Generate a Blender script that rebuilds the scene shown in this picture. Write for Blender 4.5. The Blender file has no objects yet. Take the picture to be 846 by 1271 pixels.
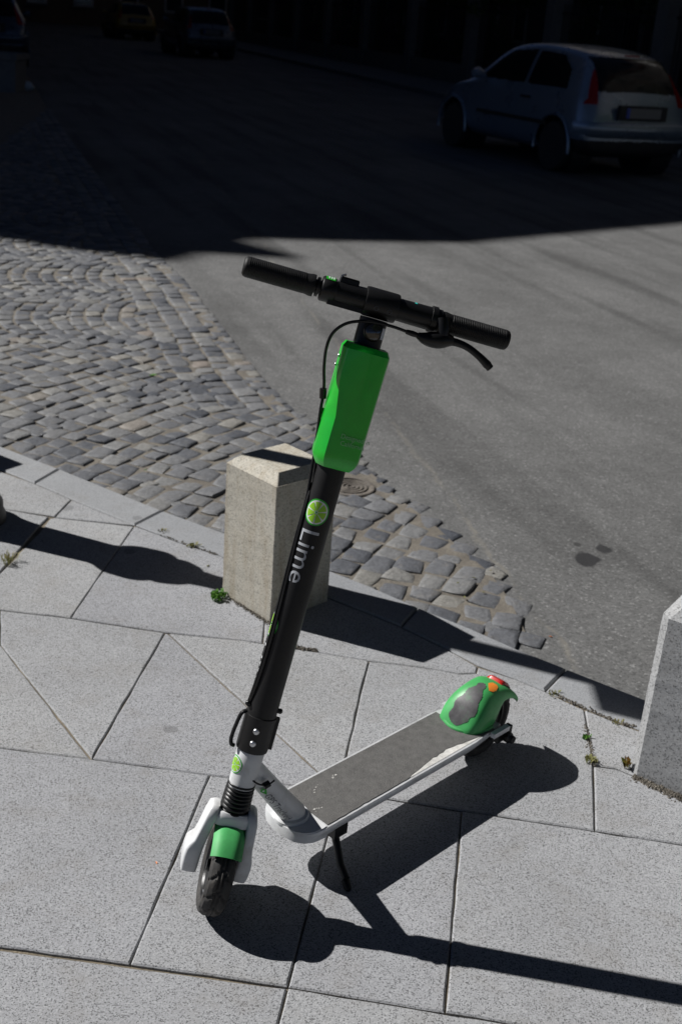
import bpy, bmesh, math, random
import numpy as np
from mathutils import Vector, Matrix
random.seed(7); rng = np.random.default_rng(11)
R = math.radians
scene = bpy.context.scene

# ------------------------------------------------------------------ camera
CAM_H, PITCH, ROLL, FPX = 1.56, 23.3, 4.3, 1420.0
PW, PH = 846.0, 1271.0
_p, _r = R(PITCH), R(ROLL)
FW = np.array([0, math.cos(_p), -math.sin(_p)]); _R0 = np.array([1., 0, 0]); _U0 = np.cross(_R0, FW)
RT = _R0*math.cos(_r) + _U0*math.sin(_r); UP = -_R0*math.sin(_r) + _U0*math.cos(_r)
CC = np.array([0, 0, CAM_H])
cd = bpy.data.cameras.new('camera'); cam = bpy.data.objects.new('camera', cd)
scene.collection.objects.link(cam); scene.camera = cam
cam.matrix_world = Matrix(((RT[0], UP[0], -FW[0], 0), (RT[1], UP[1], -FW[1], 0), (RT[2], UP[2], -FW[2], CAM_H), (0, 0, 0, 1)))
cd.sensor_fit = 'HORIZONTAL'; cd.sensor_width = 24.0; cd.lens = 24.0*FPX/PW
cd.clip_start = 0.05; cd.clip_end = 2000
cd.dof.use_dof = True; cd.dof.focus_distance = 1.95; cd.dof.aperture_fstop = 7.1

# ------------------------------------------------------------------ sky, sun, exposure
SUN_AZ, SUN_EL = -20.2, 42.3            # azimuth the shadows point to (deg from +X), elevation
SDIR = np.array([-math.cos(R(SUN_AZ))*math.cos(R(SUN_EL)), -math.sin(R(SUN_AZ))*math.cos(R(SUN_EL)), math.sin(R(SUN_EL))])
world = bpy.data.worlds.new('World'); scene.world = world; world.use_nodes = True
wn = world.node_tree.nodes; wl = world.node_tree.links
sky = wn.new('ShaderNodeTexSky'); sky.sky_type = 'NISHITA'; sky.sun_disc = False
sky.sun_elevation = R(SUN_EL); sky.sun_rotation = math.atan2(SDIR[0], SDIR[1])
sky.air_density = 0.15; sky.dust_density = 0.0; sky.ozone_density = 1.5; sky.altitude = 100
bg = wn['Background']; bg.inputs['Strength'].default_value = 0.05
wl.new(sky.outputs[0], bg.inputs['Color'])
sl = bpy.data.lights.new('sun', 'SUN'); sl.energy = 5.0; sl.angle = R(0.5); sl.color = (1.0, 0.98, 0.955)
so = bpy.data.objects.new('sun', sl); scene.collection.objects.link(so)
so.rotation_euler = Vector(SDIR).to_track_quat('Z', 'Y').to_euler(); so.location = (-10, 5, 20)
scene.view_settings.view_transform = 'Standard'; scene.view_settings.look = 'None'
scene.view_settings.exposure = 0.18; scene.view_settings.gamma = 1.0; scene.view_settings.use_curve_mapping = False
scene.render.engine = 'CYCLES'
scene.cycles.max_bounces = 6

# ------------------------------------------------------------------ pixel helpers (a pixel gives a direction; distance comes from what it touches)
def ray(x, y):
    d = RT*(x-PW/2) + UP*(PH/2-y) + FW*FPX
    return d/np.linalg.norm(d)
def gz(x, y, z=0.0):
    d = ray(x, y); return CC + (z-CAM_H)/d[2]*d
def g2(x, y, z=0.0):
    p = gz(x, y, z); return (float(p[0]), float(p[1]))
def onplane(x, y, P0, n):
    d = ray(x, y); t = np.dot(np.asarray(P0)-CC, n)/np.dot(d, n); return CC + t*d

# ------------------------------------------------------------------ materials
MATS = {}
def newmat(name):
    m = bpy.data.materials.new(name); m.use_nodes = True
    nt = m.node_tree; b = nt.nodes['Principled BSDF']
    MATS[name] = m
    return m, nt, b
class NT:
    def __init__(s, nt): s.nt = nt
    def n(s, t, **kw):
        nd = s.nt.nodes.new('ShaderNode'+t)
        for k, v in kw.items():
            if k in nd.inputs: nd.inputs[k].default_value = v
            else: setattr(nd, k, v)
        return nd
    def l(s, a, b): s.nt.links.new(a, b)
    def ramp(s, fac, stops, interp='LINEAR'):
        r = s.n('ValToRGB'); r.color_ramp.interpolation = interp
        while len(r.color_ramp.elements) > len(stops): r.color_ramp.elements.remove(r.color_ramp.elements[-1])
        while len(r.color_ramp.elements) < len(stops): r.color_ramp.elements.new(0.5)
        for e, (p, c) in zip(r.color_ramp.elements, stops):
            e.position = p; e.color = (c, c, c, 1) if not hasattr(c, '__len__') else (*c, 1)
        s.l(fac, r.inputs[0]); return r.outputs[0]
    def mix(s, fac, a, b, mode='MIX'):
        m = s.n('Mix'); m.data_type = 'RGBA'; m.blend_type = mode
        for i, v in ((0, fac), (6, a), (7, b)):
            if isinstance(v, (int, float)): m.inputs[i].default_value = v if i == 0 else (v, v, v, 1)
            elif isinstance(v, tuple): m.inputs[i].default_value = (*v, 1)
            else: s.l(v, m.inputs[i])
        return m.outputs[2]
    def math(s, op, a, b=0.0):
        m = s.n('Math'); m.operation = op
        for i, v in enumerate((a, b)):
            if isinstance(v, (int, float)): m.inputs[i].default_value = v
            else: s.l(v, m.inputs[i])
        return m.outputs[0]
    def noise(s, scale, detail=4, rough=.55, vec=None, dist=0.0):
        k = s.n('TexNoise'); k.inputs['Scale'].default_value = scale; k.inputs['Detail'].default_value = detail
        k.inputs['Roughness'].default_value = rough; k.inputs['Distortion'].default_value = dist
        if vec is not None: s.l(vec, k.inputs['Vector'])
        return k
    def bump(s, h, strength, dist, bsdf, normal=None):
        b = s.n('Bump'); b.inputs['Strength'].default_value = strength; b.inputs['Distance'].default_value = dist
        s.l(h, b.inputs['Height'])
        if normal is not None: s.l(normal, b.inputs['Normal'])
        s.l(b.outputs[0], bsdf.inputs['Normal']); return b.outputs[0]
def pos(T):
    return T.n('NewGeometry').outputs['Position']
def objrand(T):
    return T.n('ObjectInfo').outputs['Random']

def mat_plain(name, col, rough=.5, metal=0.0, spec=.5, var=.12, bumpk=0.0, scale=60, coat=0.0, dirt=0.0, dirtcol=(.12, .1, .08)):
    m, nt, b = newmat(name); T = NT(nt)
    tc = T.n('TexCoord').outputs['Object']
    n1 = T.noise(scale, 5, .6, tc); n2 = T.noise(scale*.13, 3, .5, tc)
    f = T.mix(.5, n1.outputs[0], n2.outputs[0])
    lo = tuple(c*(1-var) for c in col); hi = tuple(min(1, c*(1+var)) for c in col)
    c = T.mix(T.ramp(f, [(.35, 0), (.65, 1)]), lo, hi)
    if dirt > 0:
        n3 = T.noise(scale*.35, 6, .7, tc, .4)
        c = T.mix(T.math('MULTIPLY', T.ramp(n3.outputs[0], [(.5, 0), (.72, 1)]), dirt), c, dirtcol)
    T.l(c, b.inputs['Base Color'])
    T.l(T.ramp(n2.outputs[0], [(.3, max(.02, rough-.08)), (.7, min(1, rough+.1))]), b.inputs['Roughness'])
    b.inputs['Metallic'].default_value = metal; b.inputs['Specular IOR Level'].default_value = spec
    if coat: b.inputs['Coat Weight'].default_value = coat; b.inputs['Coat Roughness'].default_value = .08
    if bumpk: T.bump(n1.outputs[0], bumpk, .002, b)
    return m

def mat_granite(name, base, fleck_scale=420, tint=(1, 1, 1), contrast=1.0, dirt=.35, dirtcol=(.16, .135, .10), rough=.75, stains=True, streak=False):
    m, nt, b = newmat(name); T = NT(nt); P = pos(T)
    v = T.n('TexVoronoi'); v.inputs['Scale'].default_value = fleck_scale; T.l(P, v.inputs['Vector'])
    sep = T.n('SeparateColor'); T.l(v.outputs['Color'], sep.inputs[0])
    k = contrast
    grain = T.ramp(sep.outputs[0], [(0, base*(1-.72*k)), (.13, base*(1-.6*k)), (.2, base*(1-.10*k)), (.55, base), (.82, base*(1+.1*k)), (1, base*(1+.34*k))])
    n = T.noise(fleck_scale*.45, 3, .6, P)
    grain = T.mix(.35, grain, T.ramp(n.outputs[0], [(.35, base*.72), (.65, base*1.2)]))
    big = T.noise(1.7, 5, .6, P)
    grain = T.mix(1.0, grain, T.ramp(big.outputs[0], [(.3, .86), (.7, 1.08)]), 'MULTIPLY')
    r = objrand(T)
    grain = T.mix(1.0, grain, T.ramp(r, [(0, (.95, .95, .965)), (.5, (1, 1, 1)), (1, (1.035, 1.03, 1.015))]), 'MULTIPLY')
    grain = T.mix(1.0, grain, tint, 'MULTIPLY')
    dn = T.noise(9, 7, .68, P, .3)
    c = T.mix(T.math('MULTIPLY', T.ramp(dn.outputs[0], [(.5, 0), (.78, 1)]), dirt), grain, dirtcol)
    if streak:
        mp = T.n('Mapping'); mp.inputs['Scale'].default_value = (38, 38, 5); T.l(P, mp.inputs['Vector'])
        sn = T.noise(1, 5, .6, mp.outputs[0], .4)
        c = T.mix(T.math('MULTIPLY', T.ramp(sn.outputs[0], [(.46, 0), (.72, 1)]), .50), c, (.29, .225, .14))
    if stains:
        sv = T.n('TexVoronoi'); sv.voronoi_dimensions = '2D'; sv.inputs['Scale'].default_value = 3.4; sv.inputs['Randomness'].default_value = 1.0
        dis = T.noise(22, 3, .6, P); 
        mv = T.n('VectorMath'); mv.operation = 'MULTIPLY_ADD'; T.l(dis.outputs['Color'], mv.inputs[0]); mv.inputs[1].default_value = (.035,)*3; T.l(P, mv.inputs[2])
        T.l(mv.outputs[0], sv.inputs['Vector'])
        s2 = T.n('SeparateColor'); T.l(sv.outputs['Color'], s2.inputs[0])
        thr = T.math('MULTIPLY', s2.outputs[1], .075)
        mask = T.math('LESS_THAN', sv.outputs['Distance'], thr)
        keep = T.math('GREATER_THAN', s2.outputs[0], .62)
        c = T.mix(T.math('MULTIPLY', T.math('MULTIPLY', mask, keep), .42), c, (.09, .09, .092))
    T.l(c, b.inputs['Base Color']); b.inputs['Roughness'].default_value = rough; b.inputs['Specular IOR Level'].default_value = .3
    fine = T.noise(fleck_scale*.7, 3, .6, P)
    T.bump(fine.outputs[0], .35, .0012, b)
    return m

mat_granite('slab_granite', .335, 500, (.97, .985, 1.015), 1.35, dirt=.30)
mat_granite('kerb_granite', .30, 520, (.95, .98, 1.03), .7, dirt=.25)
mat_granite('bollard_granite', .49, 300, (1.0, .945, .80), .75, dirt=.25, dirtcol=(.30, .23, .13), stains=False, streak=True)
mat_granite('bollard_granite_grey', .36, 300, (.98, .99, 1.0), 1.0, dirt=.12, stains=False, streak=False)

# basalt setts
m, nt, b = newmat('sett_stone'); T = NT(nt); P = pos(T)
at = T.n('Attribute'); at.attribute_name = 'tone'
rnd = T.math('FRACT', T.math('ADD', objrand(T), at.outputs['Fac']))
c = T.ramp(rnd, [(0, (.062, .068, .082)), (.2, (.105, .110, .122)), (.6, (.150, .153, .160)), (.88, (.185, .186, .186)), (.97, (.215, .208, .19)), (1, (.21, .175, .15))])
n = T.noise(60, 6, .65, P); c = T.mix(1, c, T.ramp(n.outputs[0], [(.3, .72), (.7, 1.22)]), 'MULTIPLY')
d = T.noise(26, 6, .7, P); c = T.mix(T.ramp(d.outputs[0], [(.55, 0), (.75, .4)]), c, (.24, .21, .17))
T.l(c, b.inputs['Base Color']); b.inputs['Roughness'].default_value = .62; b.inputs['Specular IOR Level'].default_value = .45
n2 = T.noise(130, 5, .7, P); n3 = T.noise(22, 3, .6, P); c2 = T.mix(1, c, T.ramp(n2.outputs[0], [(.3, .8), (.7, 1.18)]), 'MULTIPLY'); T.l(c2, b.inputs['Base Color']); T.bump(T.mix(.5, T.mix(.5, n.outputs[0], n2.outputs[0]), n3.outputs[0]), .9, .010, b)

# joint sand
m, nt, b = newmat('joint_sand'); T = NT(nt); P = pos(T)
n = T.noise(180, 5, .7, P); n2 = T.noise(14, 4, .6, P)
c = T.mix(T.ramp(n2.outputs[0], [(.35, 0), (.65, 1)]), (.135, .12, .10), (.20, .18, .15))
c = T.mix(1, c, T.ramp(n.outputs[0], [(.3, .6), (.7, 1.3)]), 'MULTIPLY')
T.l(c, b.inputs['Base Color']); b.inputs['Roughness'].default_value = .95; T.bump(n.outputs[0], .8, .004, b)
m, nt, b = newmat('joint_dark'); T = NT(nt); P = pos(T)
n = T.noise(220, 5, .7, P); n2 = T.noise(7, 4, .6, P)
c = T.mix(T.ramp(n2.outputs[0], [(.4, 0), (.68, 1)]), (.15, .127, .095), (.27, .225, .16))
c = T.mix(1, c, T.ramp(n.outputs[0], [(.3, .5), (.7, 1.4)]), 'MULTIPLY')
T.l(c, b.inputs['Base Color']); b.inputs['Roughness'].default_value = .95; T.bump(n.outputs[0], .8, .004, b)

# asphalt, with two oil stains and a filled crack that have shapes of their own
m, nt, b = newmat('asphalt'); T = NT(nt); P = pos(T)
v = T.n('TexVoronoi'); v.inputs['Scale'].default_value = 150; T.l(P, v.inputs['Vector'])
sep = T.n('SeparateColor'); T.l(v.outputs['Color'], sep.inputs[0])
c = T.ramp(sep.outputs[0], [(0, .055), (.35, .118), (.75, .145), (.93, .17), (1, .34)])
n = T.noise(260, 4, .7, P); c = T.mix(.45, c, T.ramp(n.outputs[0], [(.3, .075), (.7, .19)]))
big = T.noise(.55, 6, .62, P, .5); c = T.mix(1, c, T.ramp(big.outputs[0], [(.3, .80), (.5, 1.0), (.72, 1.22)]), 'MULTIPLY')
_a0 = gz(480, 440, -.07); _a1 = gz(700, 620, -.07); _ang = math.atan2(_a1[1]-_a0[1], _a1[0]-_a0[0])
vr = T.n('VectorRotate'); vr.rotation_type = 'Z_AXIS'; vr.inputs['Angle'].default_value = -_ang; T.l(P, vr.inputs['Vector'])
mp = T.n('Mapping'); mp.inputs['Scale'].default_value = (.28, 3.6, 1); T.l(vr.outputs[0], mp.inputs['Vector'])
tr = T.noise(1.0, 2, .5, mp.outputs[0], .25); c = T.mix(1, c, T.ramp(tr.outputs[0], [(.33, .70), (.48, 1.0), (.7, 1.10)]), 'MULTIPLY')
md = T.noise(7, 6, .7, P); c = T.mix(1, c, T.ramp(md.outputs[0], [(.3, .86), (.7, 1.12)]), 'MULTIPLY')
c = T.mix(1, c, (1.0, 1.0, .99), 'MULTIPLY')
ds = T.noise(14, 3, .6, P)
def spot(px, py, rx, ry, col, k):
    global c
    q = gz(px, py, -.07)
    s = T.n('VectorMath'); s.operation = 'SUBTRACT'; T.l(P, s.inputs[0]); s.inputs[1].default_value = tuple(q)
    s2 = T.n('VectorMath'); s2.operation = 'MULTIPLY'; T.l(s.outputs[0], s2.inputs[0]); s2.inputs[1].default_value = (1/rx, 1/ry, 0)
    ln = T.n('VectorMath'); ln.operation = 'LENGTH'; T.l(s2.outputs[0], ln.inputs[0])
    f = T.math('ADD', ln.outputs['Value'], T.math('MULTIPLY', T.math('SUBTRACT', ds.outputs[0], .5), 1.6))
    c = T.mix(T.math('MULTIPLY', T.ramp(f, [(.75, 1), (1.05, 0)]), k), c, col)
spot(730, 694, .050, .068, (.022, .022, .024), .9); spot(748, 681, .030, .046, (.024, .024, .026), .86); spot(716, 676, .014, .019, (.03, .03, .03), .75)
# pale seam
a0 = gz(470, 500, -.07); a1 = gz(690, 800, -.07)
dv = (a1-a0)[:2]/np.linalg.norm((a1-a0)[:2]); nv = np.array([-dv[1], dv[0]])
dt = T.n('VectorMath'); dt.operation = 'DOT_PRODUCT'; T.l(P, dt.inputs[0]); dt.inputs[1].default_value = (nv[0], nv[1], 0)
sx = T.math('SUBTRACT', dt.outputs['Value'], float(nv@a0[:2]))
wob = T.noise(3.2, 5, .6, P); sx = T.math('ADD', sx, T.math('MULTIPLY', T.math('SUBTRACT', wob.outputs[0], .5), .16))
seam = T.ramp(T.math('ABSOLUTE', sx), [(0.0, 1), (.007, .5), (.014, 0)])
c = T.mix(T.math('MULTIPLY', seam, T.ramp(md.outputs[0], [(.42, 0), (.6, .6)])), c, (.21, .195, .165))
T.l(c, b.inputs['Base Color']); b.inputs['Roughness'].default_value = .88; b.inputs['Specular IOR Level'].default_value = .3
T.bump(T.mix(.5, sep.outputs[1], n.outputs[0]), .55, .004, b)

mat_plain('earth', (.10, .09, .07), .95, var=.3, scale=8)
# scooter materials
mat_plain('matte_black', (.009, .009, .0095), .45, spec=.35, var=.2, scale=90, bumpk=.06, dirt=.10, dirtcol=(.06, .055, .05))
mat_plain('black_plastic', (.007, .007, .0075), .40, spec=.4, var=.2, scale=120, bumpk=.15)
mat_plain('rubber_grip', (.007, .007, .0075), .55, spec=.35, var=.2, scale=160, bumpk=.2)
mat_plain('tyre_rubber', (.028, .027, .026), .75, var=.3, scale=90, bumpk=.4, dirt=.5, dirtcol=(.12, .105, .09))
mat_plain('white_paint', (.66, .67, .68), .38, var=.05, scale=50, dirt=.45, dirtcol=(.30, .28, .24))
mat_plain('alloy', (.70, .71, .72), .4, metal=.3, var=.1, scale=80, dirt=.3)
mat_plain('steel_bolt', (.55, .56, .58), .28, metal=1.0, var=.1)
mat_plain('green_gloss', (.010, .44, .028), .26, var=.08, scale=40, coat=.3, dirt=.22, dirtcol=(.02, .16, .03))
mat_plain('green_matte', (.060, .38, .105), .48, var=.12, scale=45, dirt=.35, dirtcol=(.05, .16, .06))
mat_plain('grip_tape', (.112, .109, .105), .85, var=.28, scale=420, bumpk=.9, dirt=.22, dirtcol=(.24, .23, .21))
mat_plain('logo_green', (.03, .42, .03), .4, var=.05); mat_plain('logo_lime', (.30, .62, .03), .4, var=.05)
mat_plain('logo_white', (.72, .74, .75), .4, var=.05); mat_plain('print_grey', (.42, .44, .47), .45, var=.05)
mat_plain('print_dark', (.06, .07, .08), .5, var=.05); mat_plain('print_faint', (.25, .50, .27), .5, var=.05)
mat_plain('red_lens', (.55, .02, .015), .18, var=.15, coat=.5)
mat_plain('smear_black', (.075, .073, .076), .48, spec=.35, var=.5, scale=60, dirt=.45, dirtcol=(.07, .30, .11))
mat_plain('orange_paint', (.85, .25, .03), .5, var=.15, scale=120)
mat_plain('scraped_metal', (.62, .61, .58), .5, var=.25, scale=130, dirt=.5, dirtcol=(.2, .19, .17))
mat_plain('car_lamp', (.22, .008, .008), .2, var=.15)
mat_plain('lens_dark', (.02, .02, .022), .08, var=.1, coat=1.0)
mat_plain('teal_led', (.03, .5, .45), .4)
mat_plain('cast_iron', (.02, .02, .022), .5, var=.3, bumpk=.3)
mat_plain('iron_cover', (.13, .115, .10), .7, var=.4, scale=60, bumpk=.6, dirt=.5, dirtcol=(.24, .21, .17))
# plants
def mat_leaf(name, col, col2):
    m, nt, b = newmat(name); T = NT(nt); P = pos(T)
    n = T.noise(3.5, 4, .6, P); n2 = T.noise(60, 3, .6, P)
    c = T.mix(T.ramp(T.mix(.5, n.outputs[0], n2.outputs[0]), [(.36, 0), (.62, 1)]), col, col2)
    T.l(c, b.inputs['Base Color']); b.inputs['Roughness'].default_value = .55; b.inputs['Specular IOR Level'].default_value = .3
    tr = T.n('BsdfTranslucent'); T.l(c, tr.inputs[0]); mx = T.n('MixShader'); mx.inputs[0].default_value = .25
    T.l(b.outputs[0], mx.inputs[1]); T.l(tr.outputs[0], mx.inputs[2]); T.l(mx.outputs[0], nt.nodes['Material Output'].inputs[0])
mat_leaf('tree_leaf', (.03, .055, .014), (.07, .105, .025)); mat_leaf('weed_leaf', (.05, .16, .02), (.12, .26, .04))
mat_leaf('dry_grass', (.30, .25, .12), (.20, .22, .08)); mat_leaf('red_leaf', (.25, .06, .02), (.12, .18, .03))
mat_plain('bark', (.075, .058, .042), .9, var=.35, scale=14, bumpk=.8)
# background
mat_plain('car_silver', (.22, .28, .36), .3, metal=.55, var=.03, scale=20, coat=.6); mat_plain('car_grey', (.11, .13, .16), .3, metal=.5, var=.03, coat=.6)
mat_plain('car_yellow', (.28, .18, .012), .35, var=.03, coat=.6); mat_plain('car_blue', (.06, .09, .14), .3, metal=.4, var=.03, coat=.6)
mat_plain('car_glass', (.008, .010, .012), .12, var=.1, spec=.25); mat_plain('car_trim', (.02, .02, .022), .6)
mat_plain('rim_metal', (.35, .36, .38), .35, metal=.8); mat_plain('plate_white', (.16, .16, .16), .4); mat_plain('plate_blue', (.02, .06, .4), .4)
mat_plain('stucco_ochre', (.13, .095, .065), .9, var=.15, scale=6, bumpk=.2); mat_plain('stucco_grey', (.10, .085, .075), .9, var=.15, scale=6, bumpk=.2)
mat_plain('roof_tile', (.17, .075, .05), .85, var=.3, scale=9); mat_plain('window_glass', (.02, .025, .03), .05, var=.1); mat_plain('window_frame_white', (.5, .5, .48), .5)
mat_plain('pillar_stone', (.15, .145, .135), .9, var=.2, scale=12, bumpk=.3); mat_plain('concrete', (.15, .15, .15), .9, var=.2, scale=18, bumpk=.3)
mat_plain('reflection_lump', (.35, .42, .5), .35, var=.1)
mat_plain('sign_blue', (.03, .10, .40), .4)

# ------------------------------------------------------------------ mesh helpers
COL = scene.collection
def mesh_obj(name, verts, faces, mat, parent=None, smooth=False, edges=()):
    me = bpy.data.meshes.new(name); me.from_pydata([tuple(map(float, v)) for v in verts], list(edges), [tuple(f) for f in faces]); me.update()
    if isinstance(mat, str): mat = MATS[mat]
    if mat: me.materials.append(mat)
    if smooth is not False:
        me.polygons.foreach_set('use_smooth', [True]*len(me.polygons))
        if smooth is not True:
            try: me.set_sharp_from_angle(angle=R(smooth))
            except Exception: pass
    o = bpy.data.objects.new(name, me); COL.objects.link(o)
    if parent: o.parent = parent
    return o
def tag(o, label=None, cat=None, group=None, kind=None):
    if label: o['label'] = label
    if cat: o['category'] = cat
    if group: o['group'] = group
    if kind: o['kind'] = kind
    return o
def empty(name, loc=(0, 0, 0), rz=0.0):
    o = bpy.data.objects.new(name, None); o.empty_display_size = .1; COL.objects.link(o)
    o.location = tuple(map(float, loc)); o.rotation_euler = (0, 0, rz); return o
class MB:
    def __init__(s): s.v = []; s.f = []
    def add(s, v, f):
        o = len(s.v); s.v += [tuple(map(float, p)) for p in v]; s.f += [tuple(i+o for i in q) for q in f]; return s
    def box(s, c, d, M=None):
        v = [np.array([sx*d[0]/2, sy*d[1]/2, sz*d[2]/2]) for sx in (-1, 1) for sy in (-1, 1) for sz in (-1, 1)]
        if M is not None: v = [M@p for p in v]
        v = [p+np.asarray(c) for p in v]
        return s.add(v, [(0, 1, 3, 2), (4, 6, 7, 5), (0, 4, 5, 1), (2, 3, 7, 6), (0, 2, 6, 4), (1, 5, 7, 3)])
    def rings(s, rs, cap=True, closed=True):
        n = len(rs[0]); o = len(s.v); v = [p for r in rs for p in r]; f = []
        for i in range(len(rs)-1):
            for j in range(n if closed else n-1):
                k = (j+1) % n; f.append((i*n+j, i*n+k, (i+1)*n+k, (i+1)*n+j))
        if cap: f.append(tuple(range(n-1, -1, -1))); f.append(tuple((len(rs)-1)*n+j for j in range(n)))
        return s.add(v, f)
    def tube(s, pts, rad, n=12, cap=True):
        pts = [np.asarray(p, float) for p in pts]
        if not hasattr(rad, '__len__'): rad = [rad]*len(pts)
        rs = []; prev = None
        for i, p in enumerate(pts):
            t = pts[min(i+1, len(pts)-1)]-pts[max(i-1, 0)]; t = t/np.linalg.norm(t)
            if prev is None:
                a = np.array([0, 0, 1.]) if abs(t[2]) < .9 else np.array([1., 0, 0]); u = np.cross(t, a)
            else: u = prev-t*(prev@t)
            u /= np.linalg.norm(u); w = np.cross(t, u); prev = u
            rs.append([p+rad[i]*(math.cos(2*math.pi*k/n)*u+math.sin(2*math.pi*k/n)*w) for k in range(n)])
        return s.rings(rs, cap)
    def obj(s, name, mat, parent=None, smooth=False): return mesh_obj(name, s.v, s.f, mat, parent, smooth)
def lathe(O, ax, e1, e2, prof, n=32):
    """prof: list of (distance along ax, radius)"""
    mb = MB(); rs = []
    for a, r in prof:
        rs.append([O+ax*a+r*(math.cos(2*math.pi*k/n)*e1+math.sin(2*math.pi*k/n)*e2) for k in range(n)])
    return mb.rings(rs, True)
def spline(pts, n=8):
    """Catmull-Rom through points"""
    P = [np.asarray(p, float) for p in pts]; P = [2*P[0]-P[1]]+P+[2*P[-1]-P[-2]]; out = []
    for i in range(1, len(P)-2):
        for k in range(n):
            t = k/n; a, b_, c_, d_ = P[i-1], P[i], P[i+1], P[i+2]
            out.append(.5*((2*b_)+(-a+c_)*t+(2*a-5*b_+4*c_-d_)*t*t+(-a+3*b_-3*c_+d_)*t**3))
    out.append(P[-2]); return out
def poly_area(p): return .5*sum(p[i][0]*p[(i+1) % len(p)][1]-p[(i+1) % len(p)][0]*p[i][1] for i in range(len(p)))
def ccw(p): return list(p) if poly_area(p) > 0 else list(p)[::-1]
def inset(poly, d):
    p = [np.array(q, float) for q in ccw(poly)]; n = len(p); out = []
    for i in range(n):
        a, b_, c_ = p[i-1], p[i], p[(i+1) % n]
        u = (b_-a)/np.linalg.norm(b_-a); w = (c_-b_)/np.linalg.norm(c_-b_)
        n1 = np.array([-u[1], u[0]]); n2 = np.array([-w[1], w[0]]); m_ = n1+n2; L = max(.35, 1+n1@n2)
        out.append(b_+m_*d/L)
    return out
def inside(pt, poly):
    x, y = pt; r = False; n = len(poly)
    for i in range(n):
        x1, y1 = poly[i]; x2, y2 = poly[(i+1) % n]
        if (y1 > y) != (y2 > y) and x < (x2-x1)*(y-y1)/(y2-y1)+x1: r = not r
    return r
def stone(name, poly, ztop, depth, mat, parent, gap=.003, bev=.004, tilt=.0012, rough=0.0):
    """one slab or kerb stone: prism with bevelled upper edges"""
    p = ccw(poly)
    if rough:
        q = []
        for i in range(len(p)):
            a, b_ = np.array(p[i]), np.array(p[(i+1) % len(p)]); L = np.linalg.norm(b_-a); k = max(1, int(L/.045))
            for j in range(k): q.append(a+(b_-a)*j/k + (rng.normal(0, rough, 2) if j else 0))
        p = q
    o1 = inset(p, gap); o2 = inset(p, gap+bev)
    tx, ty = rng.uniform(-tilt, tilt, 2); cx = np.mean([q[0] for q in p]); cy = np.mean([q[1] for q in p]); dz = rng.uniform(-tilt, tilt)
    h = lambda q: ztop+dz+tx*(q[0]-cx)*2+ty*(q[1]-cy)*2
    mb = MB(); mb.rings([[(q[0], q[1], ztop-depth) for q in o1], [(q[0], q[1], h(q)-bev*.8) for q in o1], [(q[0], q[1], h(q)) for q in o2]])
    return mb.obj(name, mat, parent)

# ================================================================== GROUND
ZR = -.07          # road level; the pavement is z = 0
gnd = mesh_obj('ground', [(-900, -900, -.30), (900, -900, -.30), (900, 900, -.30), (-900, 900, -.30)], [(0, 1, 2, 3)], 'earth'); tag(gnd, kind='structure')
road = mesh_obj('road', [(-70, -40, ZR), (60, -40, ZR), (60, 140, ZR), (-70, 140, ZR)], [(0, 1, 2, 3)], 'asphalt'); tag(road, kind='structure')

kerb_out_px = [(0, 553), (74, 582), (202, 634), (284, 664), (400, 705), (457, 727), (519, 754), (584, 780), (640, 805), (703, 830), (798, 868)]
kerb_in_px = [(-20, 577), (10, 588), (43, 600), (89, 620), (167, 652), (227, 675), (280, 692), (390, 735), (498, 778), (565, 811), (593, 826), (640, 843), (676, 858), (725, 881), (791, 907)]
KO = [g2(*q) for q in kerb_out_px]; KI = [g2(*q) for q in kerb_in_px]
kd = np.array([.826, -.564])
KOx = [tuple(np.array(KO[0])-kd*t) for t in (16, 9, 4, 2, 1)] + KO + [tuple(np.array(KO[-1])+kd*t) for t in (.6, 1.4, 3, 7, 14)]
# pavement bed under slabs
bed = KOx + [(14, -14), (-20, -14), (-20, 8)]
bedm = MB(); bi = inset(bed, .02); bedm.add([(p[0], p[1], -.0055) for p in bi], [tuple(range(len(bi)))])
pavement = bedm.obj('pavement', 'joint_dark'); tag(pavement, kind='structure')

# kerb stones
def lerp_path(path, x):
    """point of a px polyline at px x"""
    for a, b_ in zip(path, path[1:]):
        if a[0] <= x <= b_[0]: t = (x-a[0])/(b_[0]-a[0]); return (x, a[1]+t*(b_[1]-a[1]))
kj = [((74, 582), (43, 600)), ((202, 634), (167, 652)), ((345, 686), (318, 707)), ((519, 754), (498, 778)), ((703, 830), (676, 858))]
def sub(path, x0, x1): return [q for q in path if x0+1 < q[0] < x1-1]
kn = np.array([.564, .826])
first_o, first_i = np.array(KO[0]), np.array(g2(43, 600))
stones = []
for (a_o, a_i), (b_o, b_i) in zip(kj, kj[1:]):
    px = [a_o]+sub(kerb_out_px, a_o[0], b_o[0])+[b_o]+[b_i]+sub(kerb_in_px, a_i[0], b_i[0])[::-1]+[a_i]
    stones.append([g2(*q) for q in px])
# beyond the frame on both sides, in metres
o0, i0 = np.array(g2(*kj[0][0])), np.array(g2(*kj[0][1])); w0 = i0-o0
for k in range(5):
    a, b_ = o0-kd*(.95*k+.0), o0-kd*(.95*(k+1)); stones.append([tuple(b_), tuple(a), tuple(a+w0), tuple(b_+w0)])
o1, i1 = np.array(g2(*kj[-1][0])), np.array(g2(*kj[-1][1])); w1 = i1-o1
for k in range(5):
    a, b_ = o1+kd*(.9*k), o1+kd*(.9*(k+1)); stones.append([tuple(a), tuple(b_), tuple(b_+w1), tuple(a+w1)])
for p in stones: stone('kerb_stone', p, .002, .24, 'kerb_granite', pavement, .002, .006, .001)

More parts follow.
